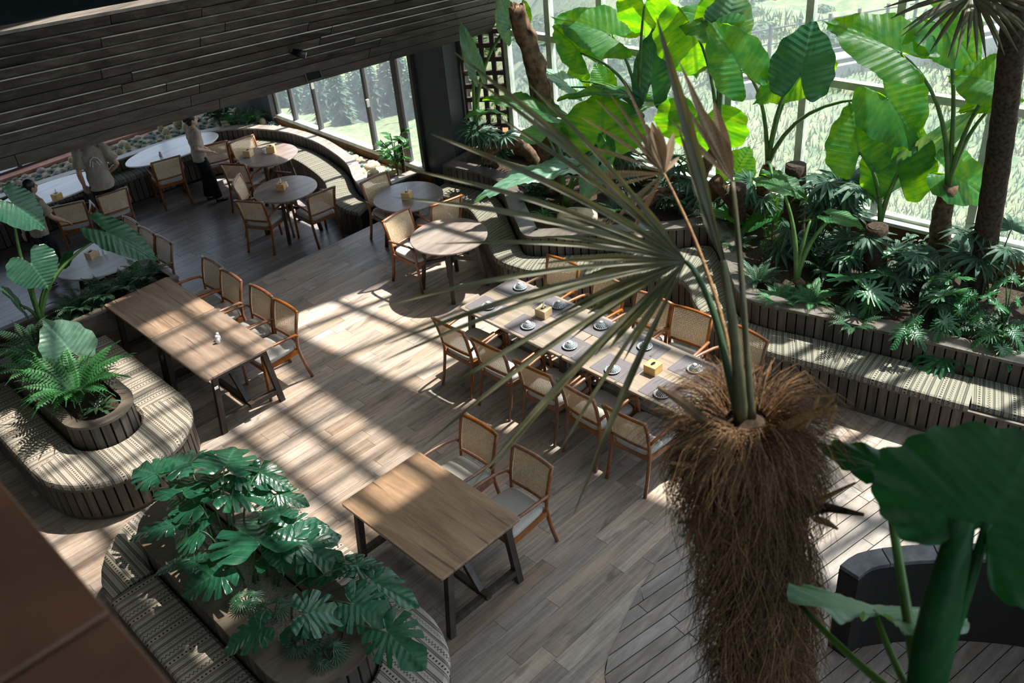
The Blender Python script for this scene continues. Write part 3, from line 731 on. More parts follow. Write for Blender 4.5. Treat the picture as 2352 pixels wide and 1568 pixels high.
# --- lower bench and planter
LC=[(8.52,11.30),(8.1,11.30),(7.76,11.34),(7.58,11.52),(7.68,11.95),(7.98,12.55),(8.17,13.32),(8.24,13.99),(8.16,14.75),(7.85,15.46),(7.39,15.88),(6.69,16.06),(5.57,16.14),(4.31,16.30),(3.4,16.30),(2.0,16.3)]
LCs=spline(LC,8)
lp=empty('planter',(8.0,14,LZ),'curved slatted planter with succulents and stones under the lower windows','planter')
put('wall_core',ruled(offs(LCs,-.03),offs(LCs,-.12),LZ+.02,.235),MT['gap'],lp)
slats(offs(LCs[24:],-.018),.02,.225,lp)
slats(offs(LCs[:25],-.018),LZ+.02,.225,lp)
put('cap',ruled(offs(LCs,.015),offs(LCs,-.16),.225,.252),MT['capwood'],lp)
sp_=[(p.x,p.y) for p in offs(LCs,-.11)]+[(2.0,17.1),(8.35,17.1),(8.44,15.5),(8.44,11.4)]
put('gravel_bed',G().slab(sp_,LZ+.1,.17),MT['gravel'],lp,kind='stuff')
LF=offs(LCs[22:],.43)
lbn=empty('banquette_bench',(7.2,13.5,LZ),'curved slatted bench following the succulent planter in the lower dining area','bench')
LB=LCs[22:]
put('backing',ruled(offs(LF,-.05),LB,LZ+.02,-.02),MT['gap'],lbn)
put('seat_board',ruled(LF,LB,-.03,-.005),MT['slat'],lbn)
slats(offs(LF,-.03),LZ+.05,-.03,lbn)
nL=len(LF)
for (a,b),l in zip([(0,26),(26,52),(52,nL-1)],['grey patterned cushion on the rounded nose of the lower bench','sunlit pale cushion on the curved lower bench beside the windows','striped cushion on the lower bench behind the pale oval tables']):
    put('seat_cushion',ruled(offs(LF[a:b+1],.012),[p.lerp(q,.03) for p,q in zip(LB[a:b+1],LF[a:b+1])],-.004,.055,.025),MT['cush_g'],label=l,cat='cushion',group='cushions of the lower bench')
# --- island benches
def stadium(cx,hw,ya,yb,n=18,top=True):
    """counter-clockwise open outline from the upper right down? returns closed outline"""
    out=[]
    for k in range(n+1): a=PI+PI*k/n; out.append(V3((cx+hw*math.cos(a),ya+hw*math.sin(a),0)))
    if top:
        for k in range(n+1): a=PI*k/n; out.append(V3((cx+hw*math.cos(a),yb+hw*math.sin(a),0)))
    else: out+=[V3((cx+hw,yb,0)),V3((cx-hw,yb,0))]
    return out
def ring(O,I,z0,z1):
    n=len(O); g=G(); vs=[];fs=[];uv=[]
    for P,z in((O,z0),(O,z1),(I,z1),(I,z0)):
        for p in P: vs.append((p.x,p.y,z)); uv.append((p.x,p.y))
    for r in range(4):
        for k in range(n): a=r*n+k;b=r*n+(k+1)%n; c=((r+1)%4)*n+(k+1)%n; d=((r+1)%4)*n+k; fs.append((a,b,c,d))
    return g.add(vs,fs,uv)
def island(cx,hwO,hwI,yaO,ybO,yaI,ybI,hole,top,lab1,lab2,cl):
    O=stadium(cx,hwO,yaO,ybO,18,top); I=stadium(cx,hwI,yaI,ybI,18,top)
    b=empty('banquette_bench',(cx,(yaO+ybO)/2,0),lab1,'bench')
    def sc(P,d): return [p+V3((0,0,0)) if d==0 else p for p in P]
    def inset(P,d):
        n=len(P);out=[]
        for k in range(n):
            t=(P[(k+1)%n]-P[k-1]).normalized(); out.append(P[k]+V3((-t.y,t.x,0))*d)
        return out
    put('backing',ring(inset(O,.05),inset(I,-.02),.02,.41),MT['gap'],b)
    put('plinth',ring(inset(O,.045),inset(O,.09),0,.055),MT['slat'],b)
    put('seat_board',ring(O,I,.395,.42),MT['slat'],b)
    OO=inset(O,.03); slats(OO+[OO[0]],.055,.395,b)
    p=empty('planter',(cx,(yaI+ybI)/2,0),lab2,'planter')
    II=inset(I,.018); slats(II+[II[0]],.40,.722,p)
    put('wall_core',ring(inset(I,.03),inset(I,.08),.02,.73),MT['gap'],p)
    Hh=stadium(cx,hole,yaI,ybI,18,top)
    put('cap',ring(inset(I,-.012),Hh,.722,.752),MT['capdark'],p)
    put('soil',G().slab([(q.x,q.y) for q in Hh],.4,.69),MT['pebble'] if top else MT['soil'],p,kind='stuff')
    # cushions: two straight sides, one or two rounded ends
    n=18
    def endc(Oa,Ia,l): put('seat_cushion',ruled([q for q in Oa],[q.lerp(r,.03) for q,r in zip(Ia,Oa)],.422,.487,.03,'x'),MT['cush'],label=l,cat='cushion',group='island bench cushions')
    endc(O[:n+1],I[:n+1],cl[0])
    yt=ybO
    for s,l in((1,cl[1]),(-1,cl[2])):
        a=[V3((cx+s*hwO,yaO+.008+(yt-yaO-.016)*k/10,0)) for k in range(11)]; i_=[V3((cx+s*(hwI+.012),yaO+.008+(yt-yaO-.016)*k/10,0)) for k in range(11)]
        if s<0: a.reverse(); i_.reverse()
        put('seat_cushion',ruled(a,i_,.422,.487,.03,'y'),MT['cush'],label=l,cat='cushion',group='island bench cushions')
    if top: endc(O[n+1:],I[n+1:],cl[3])
    return b,p
island(2.09,.81,.345,8.58,10.40,8.70,10.40,.24,False,'rounded slatted island bench beside the left oak table','slatted planter with ferns inside the left island bench',
 ['rounded end cushion of the left island bench, pale with red dots','cushion on the left island bench, side next to the oak table','cushion on the left island bench, side at the photo edge'])
island(1.90,.83,.41,4.43,6.42,4.60,6.48,.20,True,'oval slatted island bench with monstera, nearest to the viewer','slatted planter of monstera and pebbles inside the near island bench',
 ['rounded end cushion of the near island bench, towards the viewer','cushion on the near island bench, side next to the square oak table','cushion on the near island bench, side by the brown parapet','rounded end cushion of the near island bench, away from the viewer'])
# --- planter box behind the left table, at the edge of the step
bp=empty('planter',(2.6,10.8,0),'dark low planter box with ferns dividing the left table from the lower area','planter')
put('box_front',G().box((2.62,10.56,.35),(2.70,.05,.70)),MT['capdark'],bp)
put('box_end',G().box((3.955,10.82,.35),(.05,.56,.70)),MT['capdark'],bp)
put('box_back',G().box((2.62,11.08,.12),(2.70,.05,1.14)),MT['slat'],bp)
put('soil',G().box((2.60,10.82,.35),(2.64,.46,.56)),MT['soil'],bp,kind='stuff')
for a,b in(((1.27,10.545),(3.98,10.545)),((1.27,11.09),(3.98,11.09))): put('cap',G().bar(V3(a+(.715,)),V3(b+(.715,)),.09,.03),MT['capdark'],bp)
put('wall_left_lower',G().box((.95,12.6,1.0),(.25,4.2,3.0)),MT['pillar'],kind='structure')
# ================================================================== chairs
def sqtube(path,w,h=None):
    """rounded rectangular bar along a path"""
    return G().tube(path,w*.56,8,True,(h or w)/w)
def make_chair():
    t=empty('dining_chair',(0,0,0),'x','chair')
    L=[]
    for s in(-1,1):
        put('leg',sqtube([V3(p) for p in[(-.305,s*.225,0),(-.262,s*.222,.16),(-.228,s*.218,.34),(-.216,s*.216,.45),(-.228,s*.220,.58),(-.262,s*.228,.74),(-.302,s*.234,.875)]],.036,.032),MT['teak'],t,True,local=True)
        put('leg',sqtube([V3(p) for p in[(.275,s*.248,0),(.262,s*.250,.22),(.252,s*.252,.43),(.246,s*.258,.58),(.228,s*.266,.652)]],.034,.032),MT['teak'],t,True,local=True)
        put('armrest',sqtube([V3(p) for p in[(-.232,s*.236,.60),(-.205,s*.254,.632),(-.10,s*.268,.650),(.06,s*.275,.660),(.17,s*.272,.664),(.222,s*.266,.650),(.238,s*.262,.62)]],.032,.028),MT['teak'],t,True,local=True)
    fr=G()
    for s in(-1,1): fr.bar((-.215,s*.215,.405),(.25,s*.245,.405),.026,.055)
    fr.bar((-.215,-.215,.405),(-.215,.215,.405),.026,.055); fr.bar((.248,-.24,.405),(.248,.24,.405),.026,.055)
    put('seat_frame',fr,MT['teak'],t,local=True)
    P=[]
    for k in range(28):
        a=2*PI*k/28; c,s_=math.cos(a),math.sin(a); e=.32
        x=abs(c)**e*(1 if c>0 else -1)*.245+.018; y=abs(s_)**e*(1 if s_>0 else -1)*(.228+.022*(x/.25)); P.append((x,y))
    g=G(); n=28; vs=[];fs=[]
    for sc,z in((.97,.425),(1.0,.438),(1.0,.462),(.97,.478),(.85,.488),(.5,.494)):
        for p in P: vs.append(((p[0]-.018)*sc+.018,p[1]*sc,z))
    for i in range(5):
        for k in range(n): a=i*n+k;b=i*n+(k+1)%n; fs.append((a,b,b+n,a+n))
    fs.append(tuple(range(n-1,-1,-1))); fs.append(tuple(range(5*n,6*n)))
    put('seat',g.add(vs,fs),MT['seatfab'],t,True,local=True)
    def bk(y,z):   # surface of the back: leaning and gently hollow
        q=(z-.45)/.425; x=-.216-.012*q-.074*q*q; return V3((x-.014*(1-(y/.23)**2),y,z))
    put('top_rail',sqtube([bk(-.246+.492*k/8,.874+.006*(1-((k-4)/4)**2))+V3((0,0,0)) for k in range(9)],.038,.030),MT['teak'],t,True,local=True)
    put('bottom_rail',sqtube([bk(-.218+.436*k/6,.525) for k in range(7)],.034,.026),MT['teak'],t,True,local=True)
    # frame of the cane and the woven strands themselves
    c=G(); z0,z1,yw=.535,.862,.205
    def strand(a,b,w,o,n=5):
        pts=[bk(a[0]+(b[0]-a[0])*k/n,a[1]+(b[1]-a[1])*k/n)+V3((o,0,0)) for k in range(n+1)]
        dy,dz=b[0]-a[0],b[1]-a[1]; l=math.hypot(dy,dz); pe=V3((0,-dz/l*w/2,dy/l*w/2)); vs=[];fs=[]
        for p in pts: vs+=[p-pe,p+pe]
        for k in range(n): fs.append((2*k,2*k+1,2*k+3,2*k+2))
        c.add(vs,fs)
    nv,nh=25,20; sy=2*yw/nv; sz=(z1-z0)/nh
    for k in range(nv+1): y=-yw+sy*k; strand((y,z0),(y,z1),.0092,.0)
    for k in range(nh+1): z=z0+sz*k; strand((-yw,z),(yw,z),.0088,.0012)
    for k in []:
        ya=-yw+sy*k; a=(ya,z0); b=(ya+nh*sy,z1)
        def clip(a,b):
            t0,t1=0,1
            for lo,hi,p,d in((-yw,yw,a[0],b[0]-a[0]),):
                if d>0: t0=max(t0,(lo-p)/d); t1=min(t1,(hi-p)/d)
                else: t0=max(t0,(hi-p)/d); t1=min(t1,(lo-p)/d)
            return (t0,t1)
        t_=clip(a,b)
        if t_[1]-t_[0]>.02: strand((a[0]+(b[0]-a[0])*t_[0],a[1]+(b[1]-a[1])*t_[0]),(a[0]+(b[0]-a[0])*t_[1],a[1]+(b[1]-a[1])*t_[1]),.0042,-.0012,4)
    pn=put('cane_panel',c,MT['cane'],t,local=True)
    for s in(-1,1): put('cane_edge',sqtube([bk(s*yw,z0+(z1-z0)*k/5)+V3((.002,0,0)) for k in range(6)],.012,.009),MT['cane'],pn,local=True)
    return t
chair0=make_chair(); CH=[chair0]; used=[False]
def chair(loc,rz,label,group):
    if not used[0]:
        used[0]=True; o=chair0; o.location=loc; o.rotation_euler=(0,0,rz); o['label']=label; o['group']=group; return o
    return dup(chair0,loc,rz,label,group)
def chair_px(c1,c2,fl_z,target,label,group,face=None):
    """corner pixels of the top of the backrest; chair faces the target"""
    a=Z(c1[0],c1[1],fl_z+.87); b=Z(c2[0],c2[1],fl_z+.87); m=(a+b)/2; d=(b-a).normalized(); n=V3((-d.y,d.x,0))
    if n.dot(V3((target[0],target[1],0))-V3((m.x,m.y,0)))<0: n=-n
    rz=math.atan2(n.y,n.x) if face is None else face
    f=V3((math.cos(rz),math.sin(rz),0)); p=m+f*.318; p.z=fl_z
    return chair(p,rz,label,group)
UP,DN=0.0,LZ
for k,y in enumerate([4.68,5.35]):
    chair((3.95,y,0),PI+random.uniform(-.04,.04),['teak cane-back armchair at the square oak table, corner nearest the viewer','teak cane-back armchair at the square oak table, the one towards the long table'][k],'chairs at the square oak table')
for k,(a,b) in enumerate([((470,593),(511,612)),((512,621),(554,642)),((580,656),(626,679)),((634,688),(683,714))]):
    chair_px(a,b,UP,(3.4,9),'cane-back armchair along the left oak table, %s from the planter box'%ORD[k],'chairs along the left oak table',face=PI)
for k,y in enumerate([6.83,6.24,5.60,5.00,4.44]):
    chair((5.15+.33,y,0),random.uniform(-.06,.06),'cane-back armchair on the aisle side of the long table, %s from the sunny round table'%ORD[k],'chairs on the aisle side of the long table')
for k,m in enumerate([(1295,600),(1394,643),(1488,692),(1598,714),(1716,757)]):
    p=Z(m[0],m[1],.88); chair((max(6.62,p.x-.32),p.y,0),PI+[.06,-.05,.03,.1,-.12][k],'cane-back armchair on the window side of the long table, %s from the sunny round table'%ORD[k],'chairs on the window side of the long table')
chair_px((882,507),(932,480),UP,(6.69,8.53),'bright sunlit cane-back armchair on the aisle side of the sunny round table','chairs at the round tables')
chair_px((996,474),(1056,452),UP,(7.13,9.86),'cane-back armchair standing between the two upper round tables','chairs at the round tables')
chair_px((831,420),(882,397),UP,(7.13,9.86),'dark cane-back armchair beside the blue-grey round table, by the bench nose','chairs at the round tables')
T3=Z(655,433,.30); T2=Z(616,355,.30); T5=Z(393,340,.30); T6=Z(115,436,.30); T7=Z(232,592,.30)
chair_px((542,463),(597,467),DN,T3,'armchair with its back to the viewer at the nearer lower round table','chairs in the lower dining area')
chair_px((712,452),(765,431),DN,T3,'armchair at the nearer lower round table, on the side of the step','chairs in the lower dining area')
chair_px((534,426),(546,403),DN,T3,'armchair with a brightly lit back at the nearer lower round table','chairs in the lower dining area')
chair_px((510,378),(554,380),DN,T2,'armchair with dark back between the two lower round tables','chairs in the lower dining area')
chair_px((530,328),(574,312),DN,T2,'armchair at the farther lower round table, tilted towards the bench','chairs in the lower dining area')
chair_px((473,336),(507,328),DN,T5,'armchair just behind the standing woman at the pale oval table','chairs in the lower dining area')
chair_px((353,375),(408,360),DN,T5,'armchair in front of the pale oval table, left of the standing woman','chairs in the lower dining area')
chair_px((228,452),(287,433),DN,T6,'armchair at the left oval table beside the man with his back turned','chairs in the lower dining area')
chair_px((120,479),(189,464),DN,T6,'armchair at the left oval table, nearest the walking person','chairs in the lower dining area')
for k,(a,b) in enumerate([((287,500),(319,512)),((323,521),(356,538)),((359,541),(398,559))]):
    chair_px(a,b,DN,T7,'cane-back armchair behind the fern planter, %s from the step'%['third','second','first'][k],'chairs at the pale table behind the ferns',face=PI)
# ================================================================== tables
def trestle(name,cx,cy,w,l,label,group=None,mat='table'):
    t=empty(name,(cx,cy,0),label,'table',group)
    put('tabletop',G().slab(rrect(w,l,.025,3,(cx,cy)),.722,.75,.003),MT[mat],t)
    for s in(-1,1):
        ye=cy+s*(l/2-.06)
        for q in(-1,1): put('leg',G().bar((cx+q*(w*.36),ye,.722),(cx+q*(w*.45),ye,0),.06,.055,(0,1,0)),MT['darkleg'],t)
        put('cross_rail',G().bar((cx-w*.42,ye,.15),(cx+w*.42,ye,.15),.05,.06),MT['darkleg'],t)
        put('top_rail',G().bar((cx-w*.38,ye,.695),(cx+w*.38,ye,.695),.05,.05),MT['darkleg'],t)
        put('brace',G().bar((cx,ye-s*.02,.15),(cx,ye-s*.42,.69),.05,.05,(1,0,0)),MT['darkleg'],t)
    put('stretcher',G().bar((cx,cy-l/2+.0,.175),(cx,cy+l/2-.0,.175),.055,.05),MT['darkleg'],t)
    return t
trestle('dining_table',3.305,4.97,.87,1.30,'square-cornered oak trestle table standing alone in the foreground')
trestle('dining_table',3.455,8.80,.82,1.22,'left oak trestle table carrying the white shakers')
trestle('dining_table',3.455,10.00,.82,1.16,'oak trestle table pushed against the fern planter box')
trestle('dining_table',6.04,4.87,.84,1.51,'grey-brown trestle table of the long table, end under the palm',mat='table_long')
trestle('dining_table',6.04,6.39,.84,1.51,'grey-brown trestle table of the long table, end by the round table',mat='table_long')
MT['paper']=plain('white sticker',(.7,.7,.68),.7,.2)
def roundtable(c,z,sx,sy,mat,label,group,name='round_table'):
    t=empty(name,(c[0],c[1],z),label,'table',group)
    put('tabletop',G().slab(circ(1,48,c,sx,sy),z+.725,z+.75,.006),MT[mat],t)
    hub=V3((c[0],c[1],z+.30))
    for k in range(4):
        a=PI/4+k*PI/2; d=V3((math.cos(a)*sx,math.sin(a)*sy,0))
        ko=.62 if name!='round_table' else 1.0; top=V3((c[0],c[1],z+.725))+V3((d.x,d.y*ko,0))*.62; ft=V3((c[0],c[1],z))+V3((d.x,d.y*ko,0))*.86
        put('leg',G().bar(top,ft,.05,.05,d),MT['darkleg'],t)
        m=top.lerp(ft,.48); put('brace',G().bar(m,hub+V3((0,0,.14)),.035,.04),MT['darkleg'],t)
    put('hub',G().tube([hub+V3((0,0,.08)),hub+V3((0,0,.20))],.04,8),MT['darkleg'],t)
    return t
GR='round and oval tables'
roundtable((6.69,8.53),0,.49,.49,'table_round','sunlit round wooden table beside the bulge of the bench',GR)
roundtable((7.13,9.86),0,.48,.48,'table_round','blue-grey round table with one tissue box, in shade before the pillar',GR)
roundtable(T3[:2],LZ,.49,.49,'table_round','dark round table in the lower area, the one nearer the step',GR)
roundtable(T2[:2],LZ,.49,.49,'table_round','round table in the lower area with two tissue boxes',GR)
roundtable((T5.x,T5.y-.06),LZ,.86,.44,'table_white','pale oval table behind the standing woman',GR,'oval_table')
roundtable((T6.x,T6.y-.06),LZ,.95,.44,'table_white','pale oval table at the far left by the succulent planter',GR,'oval_table')
roundtable((T7.x,T7.y),LZ,.62,.55,'table_white','pale table half hidden behind the fern planter',GR,'oval_table')
# number tag on the left table leg
put('number_tag',G().box((3.13,8.20,.60),(.045,.004,.03)),MT['paper'],[o for o in COL.objects if o.name=='dining_table.001'][0])
# ================================================================== things on the tables
def tissue_box(c,z,rz,label,tissue=False,s=.125,h=.10):
    t=empty('tissue_box',(c[0],c[1],z),label,'tissue box','bamboo tissue boxes',rz=rz)
    b=put('box_body',G().slab(rrect(s*1.0,s*1.0,.006,2),0,h,.003),MT['bamboo'],t,local=True)
    put('opening',G().slab(circ(1,20,(0,0),.035,.017),h-.002,h+.0015),MT['gap'],t,local=True)
    if tissue:
        g=G(); vs=[];fs=[]
        for i in range(5):
            for j in range(7):
                a=j/6*2*PI; r=(.017-.0025*i)*(1+.35*math.sin(3*a+i)); vs.append((r*math.cos(a)+.004*i,r*.6*math.sin(a),h+.0016+.016*i+.006*math.sin(2*a)))
        for i in range(4):
            for j in range(6): a=i*7+j; fs.append((a,a+1,a+8,a+7))
        put('tissue',g.add(vs,fs),MT['tissue'],t,True,local=True)
    return t
def shaker(c,z,label,s=1.0,mat='white'):
    t=empty('shaker',(c[0],c[1],z),label,'shaker','salt and pepper shakers')
    put('body',G().lathe([(.0,0),(.020*s,0),(.024*s,.008),(.025*s,.04),(.019*s,.058),(.014*s,.066),(.017*s,.072),(.018*s,.083),(.013*s,.093),(0,.096)],n=16),MT[mat],t,True,local=True)
    return t
shaker((3.50,8.72),.75,'white shaker on the left oak table, the nearer of the pair'); shaker((3.535,8.765),.75,'white shaker on the left oak table, the farther of the pair')
q=Z(1249,724,.75); tissue_box(q[:2],.75,.1,'bamboo tissue box with a white tissue sticking out, on the long table',True,.135,.095)
q=Z(1500,853,.75); tissue_box(q[:2],.75,.05,'closed bamboo tissue box on the palm end of the long table',False,.135,.095)
q=Z(936,455,.75); tissue_box(q[:2],.75,.5,'bamboo tissue box on the blue-grey round table',True)
q=Z(648,434,.30); tissue_box(q[:2],.30,.6,'bamboo tissue box on the nearer lower round table',True); q=Z(659,430,.30); shaker(q[:2],.30,'white shaker beside the tissue box on the nearer lower round table')
q=Z(572,358,.30); tissue_box(q[:2],.30,.5,'small bamboo tissue box at the left rim of the farther lower round table',False,.13,.11)
q=Z(624,349,.30); tissue_box(q[:2],.30,.9,'bamboo tissue box with shakers on the farther lower round table',False,.13,.11)
for k in range(3): q=Z(610+5*k,353-1*k,.30); shaker(q[:2],.30,'white shaker in the row of three on the farther lower round table')
q=Z(133,457,.30); tissue_box(q[:2],.30,.4,'bamboo tissue box on the far left oval table',True)
q=Z(212,592,.30); tissue_box(q[:2],.30,.3,'bamboo tissue box on the pale table behind the ferns')
q=Z(370,360,.30); shaker(q[:2],.30,'grey shaker standing on the pale oval table',1.1,'stone2')
for dx in(.1,.16): q=Z(212,592,.30); shaker((q.x+dx,q.y-.05),.30,'white shaker beside the tissue box on the pale table behind the ferns',.9)
# place settings
n=N('blue and white net glaze'); tc=n.n('TexCoord'); sx=n.n('SeparateXYZ'); n.l(tc.outputs['Object'],sx.inputs[0])
an=n.math('ARCTAN2',sx.outputs[1],sx.outputs[0]); rd_=n.math('SQRT',n.math('ADD',n.math('POWER',sx.outputs[0],2.0),n.math('POWER',sx.outputs[1],2.0)))
u_=n.math('MULTIPLY',an,16/(2*PI)); v_=n.math('MULTIPLY',rd_,75.0)
l1=n.math('ABSOLUTE',n.math('SUBTRACT',n.math('FRACT',n.math('ADD',u_,v_)),.5)); l2=n.math('ABSOLUTE',n.math('SUBTRACT',n.math('FRACT',n.math('SUBTRACT',u_,v_)),.5))
dk_=n.math('GREATER_THAN',n.math('MINIMUM',l1,l2),.085); n.base(n.mix(dk_,(.66,.69,.69),(.018,.035,.045)),.2,.5); MT['net']=n.m
plate_m=G().lathe([(0,.002),(.045,.002),(.062,.010),(.078,.017),(.080,.019),(.076,.020),(.060,.014),(.045,.007),(0,.007)],n=28).mesh('rim',MT['net'],True)
bowl_m=G().lathe([(.056,.0),(.058,.003),(.055,.012),(.046,.030),(.030,.046),(.022,.050),(.020,.058),(.017,.058),(.016,.052),(0,.051)],n=28).mesh('body',MT['net'],True)
foot_m=G().lathe([(.0195,.0505),(.021,.0505),(.0205,.0595),(.0,.0597)],n=20).mesh('foot',MT['white'],True)
MT['chop']=plain('dark metal chopstick',(.12,.11,.11),.3,.5,.5)
MT['matline']=plain('placemat border weave',(.155,.135,.14),.8,.3,0,.1,160)
def setting(x,y,side,k,sname):
    w=' place on the %s side of the long table'%sname; od=ORD[k]+' place, '+sname+' side of the long table'
    m=put('placemat',G().slab(rrect(.31,.44,.012,2,(6.04+side*.225,y)),.7502,.7535),MT['mat'],label='grey placemat at the '+od,cat='placemat',group='placemats')
    z0=.7535
    g=G()
    for q in(.10,.17): # woven border lines
        for sx_ in(-1,1): g.box((6.04+side*.225+sx_*q*.75,y,.7538),(.004,q*2.2,.0006)); g.box((6.04+side*.225,y+sx_*q*1.1,.7538),(q*1.5,.004,.0006))
    put('woven_border',g,MT['matline'],m)
    t=empty('plate',(x,y,z0),'patterned blue-white plate at the '+od,'plate','plates on the long table'); inst('rim',plate_m,t)
    t=empty('bowl',(x,y,z0+.0085),'upturned net-patterned bowl at the '+od,'bowl','bowls on the long table'); b=inst('body',bowl_m,t); inst('foot',foot_m,t)
    a=.25
    for j in(0,1):
        px_=x+side*.005; yy=y-.125-.014*j
        d=V3((math.cos(a*0+.12),math.sin(.12),0)); c=V3((x+side*.02,yy+(.0),z0+.006))
        put('chopstick',G().tube([c-d*.115,c+d*.115],[.0042,.0028],6),MT['chop'],label='dark chopstick lying at the '+od,cat='chopstick',group='chopsticks at place '+str(k+1)+' '+sname)
near=[(1122,704),(1213,749),(1309,795),(1407,850),(1520,905)]; farp=[(1195,660),(1283,702),(1381,749),(1481,796),(1596,848)]
for k,p in enumerate(near): q=Z(p[0],p[1],.76); setting(min(max(q.x,5.72),5.9),q.y,-1,k,'aisle')
for k,p in enumerate(farp): q=Z(p[0],p[1],.76); setting(min(max(q.x,6.18),6.38),q.y,1,k,'window')
# ================================================================== plants: leaf shapes (midrib along +y from 0 to 1, face +z)
def radial(outline,rings,zf,uvs=True):
    g=G(); n=len(outline); vs=[(0,0,zf(0,0,0,0))]; fs=[]
    for s in rings:
        for k,(x,y) in enumerate(outline): vs.append((x*s,y*s,zf(x*s,y*s,s,k/n)))
    for k in range(n): fs.append((0,1+k,1+(k+1)%n))
    for r in range(len(rings)-1):
        for k in range(n): a=1+r*n+k;b=1+r*n+(k+1)%n; fs.append((a,a+n,b+n,b))
    return g.add(vs,fs,[(v[0],v[1]) for v in vs])
def closed_half(H,n=6):
    P=spline(H,n); R=[(p.x,p.y) for p in P]; return R+[(-x,y) for x,y in reversed(R[1:-1])]
def ear_mesh(mat,seed,fold=.22,droop=.30,wave=.035,lobes=10,narrow=1.0,rib=.012):
    rr=random.Random(seed)
    H=[(0,1),(.06,.93),(.19,.79),(.36,.57),(.47,.32),(.51,.08),(.48,-.15),(.39,-.35),(.26,-.46),(.15,-.42),(.07,-.24),(.010,-.05)]
    H=[(x*narrow*rr.uniform(.95,1.05),y) for x,y in H]; H[0]=(0.0,1)
    O=closed_half(H,7); ph=rr.random()*6
    O2=[]
    for k,(x,y) in enumerate(O):
        m=1+.025*math.sin(lobes*2*PI*k/len(O)*1.6+ph); O2.append((x*m,y*m))
    def zf(x,y,s,t):
        return fold*abs(x)-droop*max(0,y)**2-.35*max(0,-y)**2*droop-.25*abs(x)**2+wave*s**4*math.sin(2*PI*t*lobes+ph)+rib*s*math.sin(2*PI*9*(y-.55*abs(x)))*min(1,abs(x)*8)
    return radial(O2,[.1,.22,.34,.46,.58,.7,.8,.9,1.0],zf).mesh('leaf',mat,True)
def cut_mesh(mat,seed,slots,depth,wid,fold=.18,droop=.28,half=.52,wav=.02,tipw=1.0):
    rr=random.Random(seed)
    H=[(0,1),(.13*tipw,.90),(.32*tipw,.70),(.47,.45),(half,.2),(half,-.03),(half*.88,-.22),(half*.62,-.34),(.18,-.32),(.07,-.2),(.012,-.05)]
    P=closed_half(H,16); out=[]
    sl=[]
    for sgn in(-1,1):
        for a in slots: sl.append((sgn*(a+rr.uniform(-3,3)),depth*rr.uniform(.75,1.1),wid*rr.uniform(.8,1.2)))
    for x,y in P:
        a=math.degrees(math.atan2(x,y)); m=1
        for c,d,w in sl: m=min(m,1-d*math.exp(-((a-c)/w)**4))
        out.append((x*m,y*m))
    ph=rr.random()*6
    def zf(x,y,s,t): return fold*abs(x)-droop*max(0,y)**2*.8-.3*x*x-.2*max(0,-y)**2+wav*s**3*math.sin(2*PI*t*9+ph)
    return radial(out,[.2,.42,.62,.8,.92,1.0],zf).mesh('leaf',mat,True)
def fern_frond(mat,seed,n=22,curve=.9,w=.16):
    rr=random.Random(seed); g=G(); pts=[]
    for k in range(n+1):
        t=k/n; a=1.15-curve*1.5*t; 
        if k==0: p=V3((0,0,0))
        else: p=pts[-1]+V3((0,math.cos(a)/n,math.sin(a)/n))
        pts.append(p)
    g.tube(pts[::3]+[pts[-1]],[.008]*len(pts[::3])+[.002],4,False)
    for k in range(1,n):
        t=k/n; L=w*(math.sin(PI*min(1,t*1.05+.12))**.6)*rr.uniform(.9,1.08)*(1 if t<.75 else (1-t)/.25*.8+.2); p=pts[k]; d=(pts[k+1]-pts[k]).normalized(); up=V3((1,0,0)).cross(d)
        for s in(-1,1):
            o=V3((s,0,0)); b=.42/n; e=p+o*L+d*L*.28-up*L*.15; m=p+o*L*.5+d*(L*.1+b)+up*.01
            m2=p+o*L*.5+d*(L*.1-b)+up*.01
            g.add([p-d*b*.6,m2,e,m,p+d*b*.6],[(0,1,3,4),(1,2,3)],[(0,t),(.5,t),(1,t),(.5,t),(0,t)])
    return g.mesh('frond',mat)
def fan_mesh(mat,seed,n=14,span=230,w=.055,fuse=.35,droop=.35,lenv=.12):
    rr=random.Random(seed); g=G()
    for k in range(n):
        a=math.radians(-span/2+span*k/(n-1)); L=rr.uniform(1-lenv,1)*(1-.18*abs(a)/PI); d=V3((math.sin(a),math.cos(a),0)); s=V3((d.y,-d.x,0)); vs=[];fs=[]
        m=6
        for i in range(m+1):
            t=i/m; p=d*L*t+V3((0,0,-droop*t**2.4*rr.uniform(.9,1.1)+.05*t)); wi=w*(min(1,t/fuse)*.9+.02)*(1-max(0,(t-.5)/.5)**1.5*.95)
            vs+=[p-s*wi,p+V3((0,0,-wi*.55)),p+s*wi]
        for i in range(m):
            q=3*i; fs+=[(q,q+1,q+4,q+3),(q+1,q+2,q+5,q+4)]
        g.add(vs,fs,[(0,j/len(vs)) for j in range(len(vs))])
    return g.mesh('leaf',mat)
def strap_mesh(mat,seed,w=.07,droop=.6,up=.7):
    rr=random.Random(seed); g=G(); vs=[];fs=[];m=8; p=V3((0,0,0))
    for i in range(m+1):
        t=i/m; a=up-droop*2*t
        if i: p=p+V3((0,math.cos(a)/m,math.sin(a)/m))
        wi=w*math.sin(PI*min(.97,t*.85+.13))**.8; vs+=[p+V3((-wi,0,wi*.35)),p,p+V3((wi,0,wi*.35))]
    for i in range(m): q=3*i; fs+=[(q,q+1,q+4,q+3),(q+1,q+2,q+5,q+4)]
    return g.add(vs,fs,[(v[0]*3,i/27) for i,v in enumerate(vs)]).mesh('leaf',mat,True)
def frame(A,T,n):
    y=(T-A); L=y.length; y=y/L; n=V3(n); n=(n-y*n.dot(y)); n=n.normalized() if n.length>1e-4 else y.orthogonal().normalized(); x=y.cross(n)
    return x,y,n,L
